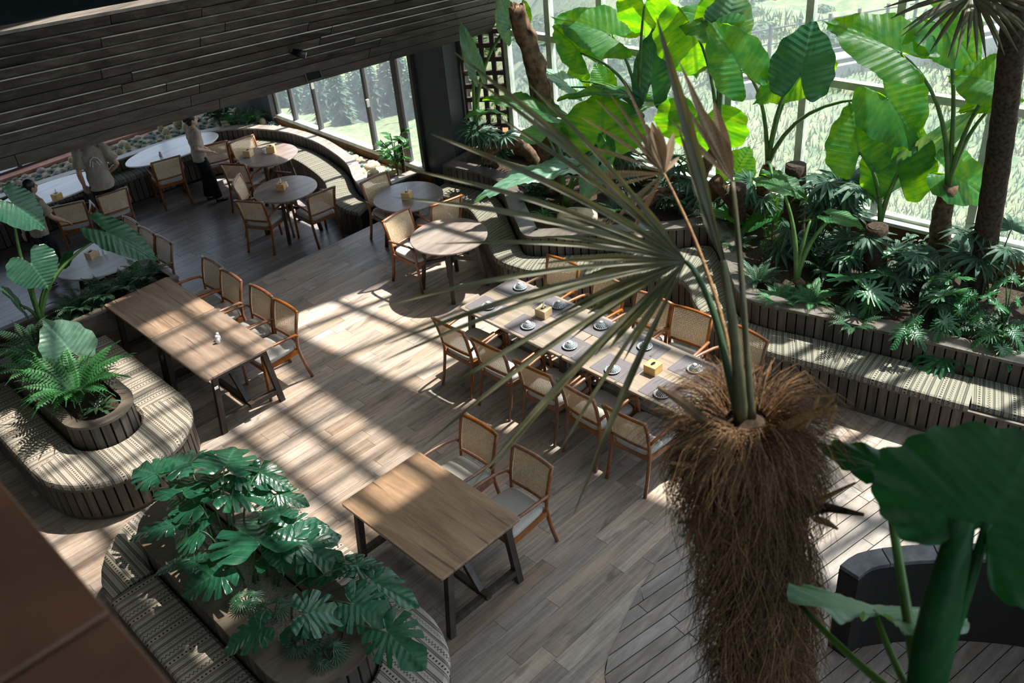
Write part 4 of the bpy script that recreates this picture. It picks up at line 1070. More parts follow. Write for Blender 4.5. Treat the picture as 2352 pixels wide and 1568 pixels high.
def place(name,me,parent,A,T,n,wr=1.0,zr=1.0):
    x,y,z,L=frame(A,T,n); o=bpy.data.objects.new(name,me); COL.objects.link(o); o.parent=parent
    Ms=Matrix(((x.x*L*wr,y.x*L,z.x*L*zr),(x.y*L*wr,y.y*L,z.y*L*zr),(x.z*L*wr,y.z*L,z.z*L*zr))).to_4x4()
    o.matrix_basis=Matrix.Translation(A-ORG[parent.name])@Ms; ORG[o.name]=ORG[parent.name]; return o
def bez(a,b,c,n=8): return [a*(1-t)**2+b*2*t*(1-t)+c*t*t for t in [k/n for k in range(n+1)]]
def stalk(parent,a,c,r0,r1,mat='petal_stem',bow=None,name='stalk'):
    m=(a+c)/2; up=max(.05,(c-a).length*.22); b=bow if bow is not None else V3((a.x*.6+m.x*.4,a.y*.6+m.y*.4,m.z+up))
    return put(name,G().tube(bez(a,b,c),[r0+(r1-r0)*k/8 for k in range(9)],7),MT[mat],parent,True)
def ING(px,py,r,m=.30):
    p=RG(px,py,r)
    while p.y<10.4 and p.x>GX(p.y)-m: r*=.99; p=RG(px,py,r)
    return p
EAR=[ear_mesh(MT['ear'],s,.20,.25+.05*s,.03+.006*s) for s in range(4)]
EARD=[ear_mesh(MT['ear_no_backlight'],s+30,.12,.18,.02) for s in range(3)]
EARP=[ear_mesh(MT['ear_pale'],s+9,.2,.3,.035) for s in range(3)]
EARN=[ear_mesh(MT['ear_near'],s+20,.10,.16,.035,17,1.0,.003) for s in range(2)]
def ear_plant(label,base,leaves,cr=None,rng=11,trunk=None,meshes=EAR,pr=.020,group='elephant ear plants',name='elephant_ear_plant'):
    """leaves: (attach px, tip px, range offset A, range offset T, width, mesh kind, normal bias)"""
    t=empty(name,base,label,'plant',group); crown=base
    if cr is not None:
        crown=cr
        if trunk: 
            n=10; P=[base.lerp(crown,k/n)+V3((.02*math.sin(k*1.3),.02*math.cos(k),0)) for k in range(n+1)]
            put('trunk',G().tube(P,[trunk*(1.12-.35*k/n)*(1+.10*(k%2)) for k in range(n+1)],12),MT['trunk'],t,True)
    for i,L in enumerate(leaves):
        a,tp,da,dt,w=L[:5]; kind=L[5] if len(L)>5 else 'e'; up=L[6] if len(L)>6 else .5
        A=ING(a[0],a[1],rng+da,.25); T=ING(tp[0],tp[1],rng+dt,.12)
        nrm=(CAMP-A).normalized()*(1-up)+V3((0,0,1))*up
        if kind=='b': nrm=-((CAMP-A).normalized())+V3((0,0,.4)); 
        M=EARP if kind=='p' else (EARD if kind=='d' else meshes)
        T=A+(T-A)*1.14
        while T.y<10.4 and T.x>GX(T.y)-.08: T=CAMP+(T-CAMP)*.99
        st=stalk(t,crown,A,pr*1.5,pr*.55)
        lf_=place('leaf',M[i%len(M)],t,A,T,nrm,w*1.12,.8)
    return t
def gz(p): return V3((p.x,p.y,.66))
# ---- tall elephant ears in the window planter
E1=V3((9.33,5.72,.66)); c1=RG(1763,380,10.9)
ear_plant('elephant ear with two broad round leaves on a stubby trunk, centre of the window planter',E1,[
 ((1702,160),(1643,58),-.75,-.65,.95),((1839,170),(1864,58),-.85,-.7,1.1,'d',.30),((2040,228),(2112,326),-.7,-.8,1.15),((1775,412),(1848,434),-.6,-.8,.7,'e',.9),
 ((1850,155),(1742,222),-.2,-.3,.85,'b')],c1,10.9,.10)
E3=V3((9.12,4.22,.66)); c3=RG(2022,512,10.1)
ear_plant('elephant ear with two drooping leaves growing beside the cut stump',E3,[
 ((1973,350),(1957,247),-.1,.05,1.12),((2062,396),(2076,265),.05,.2,1.0),((2078,384),(2242,263),.1,.2,.30,'p',-.5)],c3,10.1,None)
E2=V3((9.50,3.60,.66)); c2=RG(2177,425,10.0)
ear_plant('tall elephant ear on a ringed trunk beside the thin palm trunk',E2,[
 ((2062,118),(1921,42),-.1,.0,.78),((2186,402),(2276,446),.1,.15,1.1),((2288,190),(2190,160),.0,.1,1.1),((2168,60),(2262,142),.2,.2,1.0),((2300,228),(2210,246),.1,.0,.6)],c2,10.0,.11)
E4=V3((9.15,8.05,.66)); c4=ING(1468,262,12.1,.3)
ear_plant('elephant ear with wide bright leaves before the middle window panes',E4,[
 ((1400,79),(1284,30),.0,.1,.78),((1334,122),(1282,60),-.1,.0,.95),((1480,14),(1476,98),.1,.1,.9),((1496,186),(1508,66),.1,.2,.62,'d'),((1383,306),(1386,216),-.6,-.4,1.75),
 ((1440,217),(1304,198),-.3,-.4,.36,'e',.9),((1455,250),(1528,212),-.2,-.1,.85,'p',.9),((1330,186),(1322,140),.1,.1,.9),((1388,192),(1370,148),.0,.1,1.0),((1312,200),(1250,150),-.1,.0,.6,'p',.8)],c4,12.1,.08)
E8=V3((9.15,6.75,.66)); c8=ING(1650,330,11.4,.3)
ear_plant('elephant ear with a huge leaf at the top edge behind the dry fronds',E8,[
 ((1590,62),(1604,176),.1,.1,1.1),((1640,50),(1560,5),.2,.2,.8),((1668,66),(1690,-25),.3,.3,1.05,'p'),((1612,276),(1600,356),-.2,-.3,2.0),((1688,398),(1716,342),-.2,-.1,1.2),((1560,250),(1520,275),.0,-.1,1.0)],c8,11.6,.09)
E5=V3((8.55,8.10,.66)); c5=RG(1300,470,11.5)
ear_plant('elephant ear with a long pale leaf arching over the bench',E5,[
 ((1285,390),(1112,416),-.2,-.5,.36,'p',.9),((1264,263),(1142,206),.2,.1,.52,'e',.8),((1256,312),(1258,276),.1,.3,2.2,'p',.95),((1372,388),(1335,455),-.2,-.4,.7,'p',.7),((1392,330),(1404,380),-.1,-.2,.6,'e')],c5,11.5,.09)
E6=V3((8.62,9.70,.66)); c6=RG(1092,285,12.7)
ear_plant('elephant ear with a curled upright leaf beside the dark pillar',E6,[
 ((1090,150),(1060,58),.0,.1,.34,'p',.2),((1172,62),(1150,-12),.1,.1,.6,'p',.2),((1196,30),(1204,82),.2,.2,.7),((1100,258),(1070,262),-.1,-.2,.6,'e',.9),((1136,256),(1168,262),-.1,.0,.5,'e',.9)],c6,12.6,.07)
E7=V3((8.35,4.55,.66)); c7=RG(1830,640,9.3)
ear_plant('young elephant ear with two small flat leaves low in the planter',E7,[
 ((1916,498),(1978,512),.2,.1,.8,'e',.95),((1862,506),(1916,498),.2,.2,.01,'e',.95),((1795,432),(1744,412),.3,.3,.8,'e',.9)],c7,9.3,.05,pr=.022)
ear_plant('small glossy dark leaf plant at the left end of the bed under the fronds',V3((8.80,6.0,.66)),[((1765,492),(1694,530),.0,-.1,.55,'e',.8),((1700,500),(1640,478),.1,.0,.6,'e',.7)],RG(1765,545,10.6),10.6,None,pr=.012)
# logs and stumps
def log(label,P,R_,mat,name='tree_log'):
    P=resample(spline(P,4),n=26); R0_=R_; R_=[R0_[min(len(R0_)-1,int(k/26*len(R0_)))]*(1+.12*math.sin(k*1.9)+.08*random.random()) for k in range(26)]; g=G(); g.tube(P,R_,18); 
    for i,v in enumerate(g.v): g.v[i]=v+V3((random.uniform(-1,1),random.uniform(-1,1),random.uniform(-1,1)))*R_[0]*.14
    return put(name,g,MT[mat],smooth=True,label=label,cat='log')
lg_=log('leaning weathered brown log in front of the breeze-block screen',[gz(RG(1262,330,12.0))]+[RG(x,y,12.0) for x,y in((1252,262),(1243,215),(1232,165),(1216,110),(1198,60),(1186,12))],[.14,.13,.13,.125,.12,.11,.10],'bark')
for k in range(7):
    a=k*.9; b=RG(1188,22,12.0)+V3((math.cos(a)*.07,math.sin(a)*.07,0)); put('splinter',G().tube([b-V3((0,0,.06)),b+V3((.0,.0,.05+.09*random.random()))],[.026,.003],5),MT['bark'],lg_)
for l,(x,y0,y1,r,rad) in zip(['tall dark cut trunk standing behind the round-leaved elephant ear','short dark cut stump left of the round-leaved elephant ear','dark hollow stump in front of the ochre wall'],[(1828,378,500,10.55,.12),(1695,425,492,10.7,.10),(2015,520,598,9.7,.115)]):
    b=RG(x,y1,r); b.z=.62; tp=RG(x,y0,r); t=empty('tree_stump',b,l,'stump')
    put('trunk',G().tube([b.lerp(tp,k/6) for k in range(7)],[rad*(1.1-.02*k+.03*(k%2)) for k in range(7)],14),MT['trunk_dark'],t,True); put('cut_face',G().tube([tp+V3((0,0,.001)),tp+V3((0,0,.006))],[rad*.82,rad*.8],14),MT['soil'],t)
for l,px,r in zip(['arched pale trunk bending over the bed by the pillar','curved ringed trunk low behind the dry fronds','curved pale root-like trunk beside the palm stalks'],[[(1118,372),(1128,345),(1150,330),(1180,328),(1210,345),(1236,385)],[(1440,545),(1480,470),(1520,445),(1555,455),(1580,490),(1590,520)],[(1640,410),(1665,440),(1688,470),(1698,510),(1700,545)]],[12.6,11.3,11.0]):
    P=spline([RG(x,y,r) for x,y in px],4); n=len(P); put('bent_trunk',G().tube(P,[.085*(1+.07*(k%2)) for k in range(n)],10),MT['trunk'],smooth=True,label=l,cat='trunk')
# ---- monstera in the near island
MON=[cut_mesh(MT['mons'],s,[30,54,80,110],.40,4.2,.12,.18,.56) for s in range(4)]
MONE=[ear_mesh(MT['mons'],40+s,.15,.25,.01) for s in range(2)]
ml=[((660,190),(715,55),1.28,1.0),((430,178),(240,130),1.22,.8),((215,242),(72,195),1.20,.7),((388,342),(490,205),1.18,1.0),((480,430),(300,378),1.12,.75),((735,250),(955,300),1.22,.75),((700,370),(968,385),1.16,.8),((870,235),(1045,315),1.2,.7),((990,368),(1165,425),1.08,.7),((870,675),(832,465),1.05,1.05),((492,608),(345,640),1.02,1.3),((320,560),(58,628),1.02,.5),((1040,580),(1285,560),1.06,.75),((1105,680),(1362,620),1.02,.8),((1160,715),(1388,835),.98,.8),((1485,830),(1402,745),.95,.8),((1495,825),(1735,885),.96,.5),((625,860),(395,985),1.0,.95),((470,805),(300,775),1.0,.5),((318,822),(198,868),.98,.55),((640,785),(420,768),.98,.4),((1175,1125),(1440,1110),.98,.95),((1468,1070),(1692,1160),.93,1.0),((1688,1250),(1893,1440),.88,.85),((1598,930),(1848,1050),.92,.6),((872,1230),(655,1345),.93,.8),((1000,500),(925,420),1.1,.7),((560,300),(610,180),1.2,.6)]
mroot=empty('monstera_plant',(1.9,5.6,.69),'large monstera with many split leaves spilling over the near island bench','plant')
def cp(c): return (280+c[0]*.3623,1000+c[1]*.3623)
for i,(a,tp,z,w) in enumerate(ml):
    A=Z(*cp(a),z); T=Z(*cp(tp),z-.07); T=A+(T-A)*1.15; w*=1.15
    b=V3((1.9+random.uniform(-.12,.12),min(6.5,max(4.55,A.y+ (5.5-A.y)*.35)),.68)); b.x=1.9+max(-.14,min(.14,(A.x-1.9)*.3))
    stalk(mroot,b,A,.010,.006,'stem_dark',V3((b.x*.7+A.x*.3,b.y*.7+A.y*.3,A.z+.06)))
    nrm=V3((random.uniform(-.25,.15),random.uniform(-.3,.1),1)); place('leaf',MON[i%4],mroot,A,T,nrm,w)
for c,tp,z in(((1075,1270),(1065,1165),.86),((925,810),(922,705),.9),((985,680),(1012,855),1.0),((1270,850),(1040,865),.88),((1500,1100),(1470,1160),.85)):
    A=Z(*cp(c),z);T=Z(*cp(tp),z-.03); place('leaf',MONE[0],mroot,A,T,(-.2,-.2,1),.9); stalk(mroot,V3((1.9,A.y+.1,.68)),A,.008,.005,'stem_dark')
SFAN=[fan_mesh(MT['fan_small'],s,16,250,.045,.3,.3) for s in range(2)]
def small_palm(label,c,z,n,L,group='small fan palms'):
    t=empty('fan_palm',(c[0],c[1],z),label,'plant',group)
    for k in range(n):
        a=2*PI*k/n+random.random(); d=V3((math.cos(a),math.sin(a),0)); b=V3((c[0],c[1],z)); A=b+d*L*.45+V3((0,0,L*(.6+.5*random.random())))
        stalk(t,b,A,.006,.004,'stem_dark'); place('leaf',SFAN[k%2],t,A,A+d*L+V3((0,0,-L*.1)),(d.x*-.5,d.y*-.5,1),1)
for l,c in zip(['small fan palm on the pebbles, middle of the near planter','small fan palm on the pebbles between the monstera stalks','small fan palm at the rounded end of the near planter','small fan palm nearest the viewer in the near planter'],[(790,1040),(960,1110),(1150,1330),(1310,1400)]): q=Z(*cp(c),.78); small_palm(l,(q.x,q.y),.69,4,.13)
# pebbles of the near planter as geometry
g=G()
for k in range(420):
    y=random.uniform(4.45,6.6); x=1.9+random.uniform(-.18,.18); s=random.uniform(.006,.014); g.lathe([(0,-s*.4),(s*.8,-s*.2),(s,0),(s*.7,s*.4),(0,s*.55)],(x,y,.692),6,1,random.uniform(.7,1))
put('pebbles',g,MT['pebble'],[o for o in COL.objects if o.name.startswith('planter') and 'monstera' in o.get('label','')][0],kind='stuff')
# ---- ferns
FER=[fern_frond(MT['fern'],s,22,.75+.12*s,.13) for s in range(4)]
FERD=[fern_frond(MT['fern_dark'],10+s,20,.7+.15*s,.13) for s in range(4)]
def fern(label,c,n,L,dark=False,group='ferns',a0=0,a1=2*PI,lean=0.0):
    t=empty('fern',c,label,'plant',group); M=FERD if dark else FER
    for k in range(n):
        a=a0+(a1-a0)*(k+random.random()*.7)/n; l=L*random.uniform(.7,1.1); d=V3((math.cos(a),math.sin(a),lean*random.random())); b=V3(c)+d*.02
        d.normalize(); place('frond',M[k%4],t,b,b+d*l,(0,0,1),1.0+.2*random.random())
    return t
q=Z(205,880,.78); fern('big bright sword fern in the left island planter',(2.06,9.10,.68),44,.74)
fern('sword fern with long fronds behind the round leaf, left island',(1.98,9.86,.68),18,.66,False)
fern('dark fern at the far end of the left island planter',(2.1,10.3,.68),16,.55,True)
for k,x in enumerate([3.70,3.42,3.14,2.84]):
    fern('dark fern in the low planter box, %s from its open end'%ORD[k],(x,10.84,.66),20,.44,True,'ferns in the planter box')
STR=[strap_mesh(MT['calathea'],s,.10,.55+.1*s,.8) for s in range(3)]
SPD=[strap_mesh(MT['fern'],s+5,.045,.9,.9) for s in range(2)]
def rosette(name,label,c,n,L,M,group,cat='plant'):
    t=empty(name,c,label,cat,group)
    for k in range(n):
        a=2.4*k; d=V3((math.cos(a),math.sin(a),random.uniform(0,.5))).normalized(); l=L*random.uniform(.65,1.1); place('leaf',M[k%len(M)],t,V3(c),V3(c)+d*l,(0,0,1))
    return t
rosette('striped_leaf_plant','cream-striped leafy plant at the rounded tip of the left island planter',(2.10,8.66,.69),16,.26,STR,'striped leaf plants')
for k,x in enumerate([3.56,3.02,2.66]): rosette('striped_leaf_plant','dark striped leafy plant in the planter box, %s from its open end'%ORD[k],(x,10.76,.62),14,.28,STR,'striped leaf plants')
# elephant ears at the left
EL=Z(105,772,.66)
ear_plant('elephant ear at the left edge with a huge round leaf over the planter box',EL,[
 ((72,605),(108,655),.0,-.1,1.6,'d',.75),((250,535),(352,585),.3,.1,.62,'d',.5),((30,468),(100,518),.2,.1,1.0,'d',.6),((150,600),(165,575),.2,.2,.8,'d',.6),((45,700),(10,660),.1,.0,.9,'d',.7)],RG(95,740,11.0),11.0,.05,pr=.02)
ear_plant('elephant ear with one broad ribbed leaf above the bright fern',V3((1.98,9.5,.68)),[((162,806),(112,742),.0,.1,1.25,'p',.6)],None,9.75,None,pr=.012)
# ---- philodendrons at the right of the window planter
PHI=[cut_mesh(MT['phil'],s,[16,33,50,68,88,110,135],.50,5.5,.2,.35,.46,.03) for s in range(4)]
def c5p(c): return (1660+c[0]*.3316,440+c[1]*.3316)
def phil(label,base,ls):
    t=empty('philodendron',base,label,'plant','philodendrons')
    for i,(a,tp,z,w) in enumerate(ls):
        A=Z(*c5p(a),z); T=Z(*c5p(tp),z-.08); T=A+(T-A)*1.35; w*=1.1; stalk(t,V3(base),A,.010,.006,'stem_dark'); place('leaf',PHI[i%4],t,A,T,V3((random.uniform(-.5,0),random.uniform(-.3,.3),1)),w)
phil('dark split-leaf philodendron in front of the hollow stump',V3((8.70,4.05,.66)),[((900,440),(760,430),1.05,.8),((900,600),(960,510),.95,.9),((930,690),(830,740),.95,.9),((1010,690),(1190,760),1.0,.9),((1030,760),(960,840),.9,.9),((1090,770),(1170,820),.88,.9),((1240,420),(1340,360),1.1,.9),((1200,400),(1130,345),1.1,.9),((1270,450),(1300,500),1.08,.9),((1120,570),(1210,585),1.0,.5)])
phil('sunlit split-leaf philodendron between the two tall trunks',V3((8.72,3.25,.66)),[((1560,600),(1440,580),1.15,.7),((1620,590),(1690,570),1.15,.8),((1520,720),(1410,690),1.1,.9),((1560,700),(1610,650),1.1,.9),((1700,730),(1610,790),1.0,.9),((1740,710),(1760,770),1.0,.8),((1640,820),(1720,860),.92,.8),((1530,890),(1640,960),.92,1.0),((1520,920),(1480,1010),.88,1.0),((1330,890),(1290,980),.9,.9),((1260,960),(1190,1050),.85,.9),((1330,970),(1400,1060),.85,.9),((1540,1140),(1370,1240),.60,.9),((1480,1010),(1560,1270),.62,.95)])
phil('split-leaf philodendron at the right edge of the photo',V3((8.75,2.55,.66)),[((1960,620),(1850,660),1.15,.9),((2010,590),(2090,640),1.15,.9),((1850,715),(1780,700),1.1,.8),((1900,790),(1990,800),1.05,.8),((1870,980),(1750,1040),.92,.9),((1900,960),(1990,980),.92,.8),((2010,970),(2080,1060),.9,.9),((1940,1080),(1990,1190),.8,.8),((2050,1130),(2080,1190),.75,.8),((2040,760),(2087,800),1.1,.8),((1780,860),(1700,900),.95,.8)])
# lady palms
RHA=[fan_mesh(MT['rhapis'],s,9,200,.085,.25,.35,.2) for s in range(3)]
def lady(label,base,leaves,r,group='lady palms'):
    t=empty('lady_palm',base,label,'plant',group)
    for i,(x,y,l,da) in enumerate(leaves):
        A=ING(x,y,r+da,.38); stalk(t,V3(base)+V3((random.uniform(-.1,.1),random.uniform(-.1,.1),0)),A,.010,.005,'stem_dark')
        a=random.random()*6; d=V3((math.cos(a)*.6-.4,math.sin(a)*.6-.3,.05)).normalized(); place('leaf',RHA[i%3],t,A,A+d*l,V3((-.3,-.3,1)),1)
def scat(cx,cy,sx,sy,n,l): return [(cx+random.uniform(-sx,sx),cy+random.uniform(-sy,sy),l*random.uniform(.7,1.2),random.uniform(-.2,.2)) for _ in range(n)]
lady('lady palm with grey-green finger leaves in the middle of the window planter',V3((9.05,4.85,.66)),scat(1930,440,65,45,20,.36),10.3)
lady('lady palm at the foot of the dark pillar',V3((8.55,9.75,.66)),scat(1130,320,45,35,14,.30),12.7)
lady('lady palm behind the short dark stump',V3((9.25,6.35,.66)),scat(1740,440,35,30,9,.30),11.0)
lady('low lady palm under the pale arching leaf',V3((8.75,7.45,.66)),scat(1400,370,60,50,14,.28),11.8)
lady('lady palm at the right edge of the window planter',V3((9.3,2.9,.66)),scat(2270,560,60,35,10,.36),9.8)
lady('dark lady palm in the shaded middle of the bed',V3((8.95,5.2,.66)),scat(1830,560,60,50,16,.30),10.1)
# ferns and small plants along the planter edge
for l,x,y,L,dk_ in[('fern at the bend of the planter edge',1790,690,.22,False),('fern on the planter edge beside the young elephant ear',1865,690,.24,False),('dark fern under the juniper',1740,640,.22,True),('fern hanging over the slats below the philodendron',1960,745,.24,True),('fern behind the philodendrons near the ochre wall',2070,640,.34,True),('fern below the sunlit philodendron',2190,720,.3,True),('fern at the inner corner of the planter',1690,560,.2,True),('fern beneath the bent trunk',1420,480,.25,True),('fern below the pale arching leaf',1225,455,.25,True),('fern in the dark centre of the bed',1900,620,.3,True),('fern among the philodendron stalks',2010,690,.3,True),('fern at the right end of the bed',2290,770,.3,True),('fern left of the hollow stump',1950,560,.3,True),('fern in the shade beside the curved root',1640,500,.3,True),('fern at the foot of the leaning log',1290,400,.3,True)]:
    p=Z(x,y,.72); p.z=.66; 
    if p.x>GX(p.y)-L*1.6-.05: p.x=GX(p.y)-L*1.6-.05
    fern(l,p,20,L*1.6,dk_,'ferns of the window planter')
q=Z(1240,505,.7); rosette('spider_plant','small strap-leaved plant on the planter corner by the sunlit bench',(q.x+.12,q.y+.05,.67),22,.24,SPD,'strap-leaved plants')
q=Z(1300,505,.7); rosette('spider_plant','strap-leaved plant beside the big tan rock',(q.x,q.y,.67),16,.22,SPD,'strap-leaved plants')
lady('dark lady palm below the two drooping leaves',V3((8.85,4.4,.66)),scat(1970,560,55,40,12,.30),9.8)
lady('dark lady palm behind the sunlit philodendron',V3((9.2,3.4,.66)),scat(2110,620,60,40,14,.30),9.6)
lady('lady palm rising behind the bent trunk',V3((9.0,7.0,.66)),scat(1560,400,50,50,12,.30),11.5)
lady('lady palm below the wide bright leaves',V3((8.95,8.1,.66)),scat(1330,350,50,40,14,.30),12.0)
# juniper
JU=V3((8.62,5.12,.66)); t=empty('juniper_shrub',JU,'feathery upright juniper in the shaded bed','plant')
g=G()
for k in range(900):
    h=random.random(); a=random.random()*6.28; r=.15*(1-h*.75)*random.random()**.5; p=JU+V3((math.cos(a)*r,math.sin(a)*r,.05+h*.75)); d=V3((math.cos(a)*.5,math.sin(a)*.5,1)).normalized()*random.uniform(.05,.10); s=d.orthogonal().normalized()*.006
    g.add([p-s,p+s,p+d],[(0,1,2)],[(0,.1),(.1,.1),(0,1)])
put('foliage',g,MT['shrub'],t); put('stem',G().tube([JU,JU+V3((0,0,.5))],.012,6),MT['trunk'],t)
# rocks in the window planter
def rock(label,c,s,mat,group,name='garden_stone',seed=0):
    rr=random.Random(seed); g=G(); n,m=10,7; vs=[];fs=[]
    for i in range(m+1):
        b=-PI/2+PI*i/m
        for k in range(n):
            a=2*PI*k/n; r=1+.16*math.sin(a*2+seed)+rr.uniform(-.07,.07); vs.append((c[0]+s[0]*r*math.cos(a)*math.cos(b),c[1]+s[1]*r*math.sin(a)*math.cos(b),c[2]+s[2]*(math.sin(b)*r+.7)))
    for i in range(m):
        for k in range(n): a=i*n+k;b=i*n+(k+1)%n; fs.append((a,b,b+n,a+n))
    return put(name,g.add(vs,fs),MT[mat],smooth=True,label=label,cat='stone',group=group)
q=Z(1305,495,.8); rock('big flat tan rock among the plants of the window planter',(q.x+.15,q.y,.62),(.30,.22,.12),'stone','rocks of the window planter',seed=4)
q=Z(1450,530,.8); rock('small pale rock at the edge under the dry frond',(q.x+.1,q.y,.64),(.10,.08,.06),'stone','rocks of the window planter',seed=8)
# ---- succulents, cacti and stones of the lower planter
SUC=[]
for s,mt in((0,'succ'),(1,'succ2')):
    g=G(); rr=random.Random(s)
    for k in range(26):
        a=2.4*k; el=.25+1.0*k/26; L=1-.02*k; d=V3((math.cos(a)*math.cos(el),math.sin(a)*math.cos(el),math.sin(el))); sd_=V3((-math.sin(a),math.cos(a),0)); u=d.cross(sd_)*-1
        g.add([V3((0,0,0)),d*L*.55+sd_*.16,d*L+u*.05,d*L*.55-sd_*.16,d*L*.55-u*.10],[(0,1,4),(1,2,4),(2,3,4),(3,0,4),(0,3,2,1)])
    SUC.append(g.mesh('rosette',MT[mt]))
CACM=G().lathe([(0,0),(.75,.05),(1.0,.45),(.95,.9),(.7,1.3),(.3,1.52),(0,1.55)],n=16).mesh('body',MT['cactus'],True)
pts=[]
LCi=offs(LCs,-.24)
rr=random.Random(11); tries=0
while len(pts)<250 and tries<14000:
    tries+=1
    i=rr.randrange(14,len(LCs)-2); p=LCs[i].lerp(LCs[i+1],rr.random()); t_=(LCs[i+1]-LCs[i]).normalized(); nn=V3((t_.y,-t_.x,0)); p=p+nn*rr.uniform(.20,.95)
    if p.x>8.36 or p.y>17.05 or p.x<3.2: continue
    sc=rr.uniform(.06,.11) if p.y>15 else rr.uniform(.04,.085)
    if all((p-q).length>(sc+r)*.8 for q,r in pts): pts.append((p,sc))
zone=lambda p:'under the lower windows' if p.y<15 else ('behind the oval tables' if p.x<6.6 else 'in the back corner')
for i,(p,sc) in enumerate(pts):
    k=rr.random(); zn=zone(p)
    if p.y<13.2 and p.x>7.9: k=k*.6+.35
    if k<.60:
        v='blue-green' if i%2 else 'grey-green'; o=empty('succulent',(p.x,p.y,.165),'small %s rosette succulent in the gravel %s'%(v,zn),'succulent','%s succulents %s'%(v,zn)); inst('rosette',SUC[i%2],o,scale=(sc*1.15,sc*1.15,sc*1.2),rot=(0,0,rr.random()*6))
    elif k<.78 and p.y>15: o=empty('barrel_cactus',(p.x,p.y,.16),'round tan cactus in the gravel '+zn,'cactus','cacti '+zn); inst('body',CACM,o,scale=(sc*.8,sc*.8,sc*1.1))
    else: rock('smooth tan stone in the gravel '+zn,(p.x,p.y,.15),(sc*.95,sc*.75,sc*.5),'stone' if i%3 else 'stone2','stones '+zn,seed=i)
for (x,y,s) in((8.05,11.9,.16),(8.2,12.2,.13),(7.95,12.2,.10),(8.2,11.65,.13)): rock('large pale boulder at the wide end of the succulent bed',(x,y,.15),(s,s*.8,s*.55),'stone','boulders of the succulent bed',seed=int(x*100))
def shrub(label,c,h,w,n,mat='shrub',L=.13,group='leafy shrubs'):
    t=empty('leafy_shrub',c,label,'plant',group); M=[strap_mesh(MT[mat],s,.22,.35,.4) for s in range(2)]
    for k in range(6):
        a=k*1.05; tp=V3(c)+V3((math.cos(a)*w*.6,math.sin(a)*w*.6,h*random.uniform(.7,1))); put('stem',G().tube(bez(V3(c),V3(c)+V3((0,0,h*.6)),tp,5),.008,5),MT['stem_dark'],t)
        for j in range(n//6):
            u=random.uniform(.35,1); b=V3(c).lerp(tp,u); aa=random.random()*6.28; d=V3((math.cos(aa),math.sin(aa),.2)).normalized(); place('leaf',M[j%2],t,b,b+d*L*random.uniform(.8,1.2),(0,0,1))
shrub('glossy green shrub beside the dark pillar at the lower windows',(8.22,11.55,.16),.75,.34,66,'shrub',.17)
put('stake',G().tube([(8.3,11.48,.1),(8.3,11.48,.78)],.03,8),MT['trunk_dark'],label='dark post standing in the shrub beside the pillar',cat='post')
shrub('dark leafy shrub in the back corner of the lower planter',(7.75,16.2,.16),.62,.5,60,'fern_dark',.22)
fern('bright fern in the back corner beside the lower windows',(8.15,15.75,.17),18,.5,False,'ferns of the back corner')
fern('fern in the back corner next to the dark shrub',(7.9,15.95,.17),14,.45,False,'ferns of the back corner')
shrub('low leafy shrub at the outer end of the window planter',(9.2,2.3,.66),.7,.4,60,'shrub',.2)
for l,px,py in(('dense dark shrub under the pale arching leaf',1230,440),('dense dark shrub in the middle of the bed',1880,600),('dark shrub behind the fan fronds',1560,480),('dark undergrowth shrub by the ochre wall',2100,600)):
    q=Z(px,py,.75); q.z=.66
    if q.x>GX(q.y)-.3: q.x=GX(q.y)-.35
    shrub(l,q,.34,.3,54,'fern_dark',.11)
# ================================================================== the tall palm close to the viewer
PB=V3((2.02,1.14,0)); PT=RG(1718,985,2.62)
palm=empty('windmill_palm',PB,'tall hairy-trunked windmill palm in the foreground with long fan fronds','palm')
axis=[PB,RG(1748,1720,2.33),RG(1750,1568,2.40),RG(1752,1480,2.45),RG(1750,1390,2.50),RG(1745,1290,2.53),RG(1735,1190,2.56),RG(1725,1090,2.60),RG(1718,1010,2.62),RG(1716,955,2.63)]
put('trunk',G().tube(axis,[.12,.12,.125,.135,.155,.165,.14,.135,.14,.03],18),MT['trunk_dark'],palm,True)
gA=G();gB=G()
def axp(u): k=min(len(axis)-2,int(u)); return axis[k].lerp(axis[k+1],u-k)
radk=[.12,.12,.125,.135,.155,.165,.14,.135,.15,.07]
rr=random.Random(5)
for k in range(7600):
    u=rr.uniform(1.0,8.7) if k>3000 else (rr.uniform(6.8,8.9) if k>900 else rr.uniform(8.5,8.99)); c=axp(u); i=min(8,int(u)); rad=radk[i]+(radk[i+1]-radk[i])*(u-i); a=rr.random()*6.28
    d=V3((math.cos(a),math.sin(a),0)); tg=V3((-d.y,d.x,0)); p=c+d*rad*rr.uniform(.85,1.02); L=rr.uniform(.10,.34); out=rr.uniform(.02,.10)*(1.5 if u>7 else 1)
    sw=rr.uniform(-.10,.10); P=[p]
    if u>8.0 and rr.random()<.5: # springing outwards at the crown
        P=[p,p+d*L*.3+V3((0,0,L*.25))+tg*sw*.5,p+d*L*.62+V3((0,0,L*.22))+tg*sw,p+d*L*.85+V3((0,0,-L*.05))+tg*sw*1.6]
    else: P=[p,p+d*out*.8+V3((0,0,-L*.25))+tg*sw*.4,p+d*out*1.1+V3((0,0,-L*.62))+tg*sw*.9,p+d*out*rr.uniform(.5,1.3)+V3((0,0,-L))+tg*sw*1.5]
    (gA if rr.random()<.72 else gB).tube(P,[.0014,.0013,.0010,.0005],3,False)
put('fibre_skirt',gA,MT['fibre'],palm,kind='stuff'); put('fibre_strands',gB,MT['fibre2'],palm,kind='stuff')
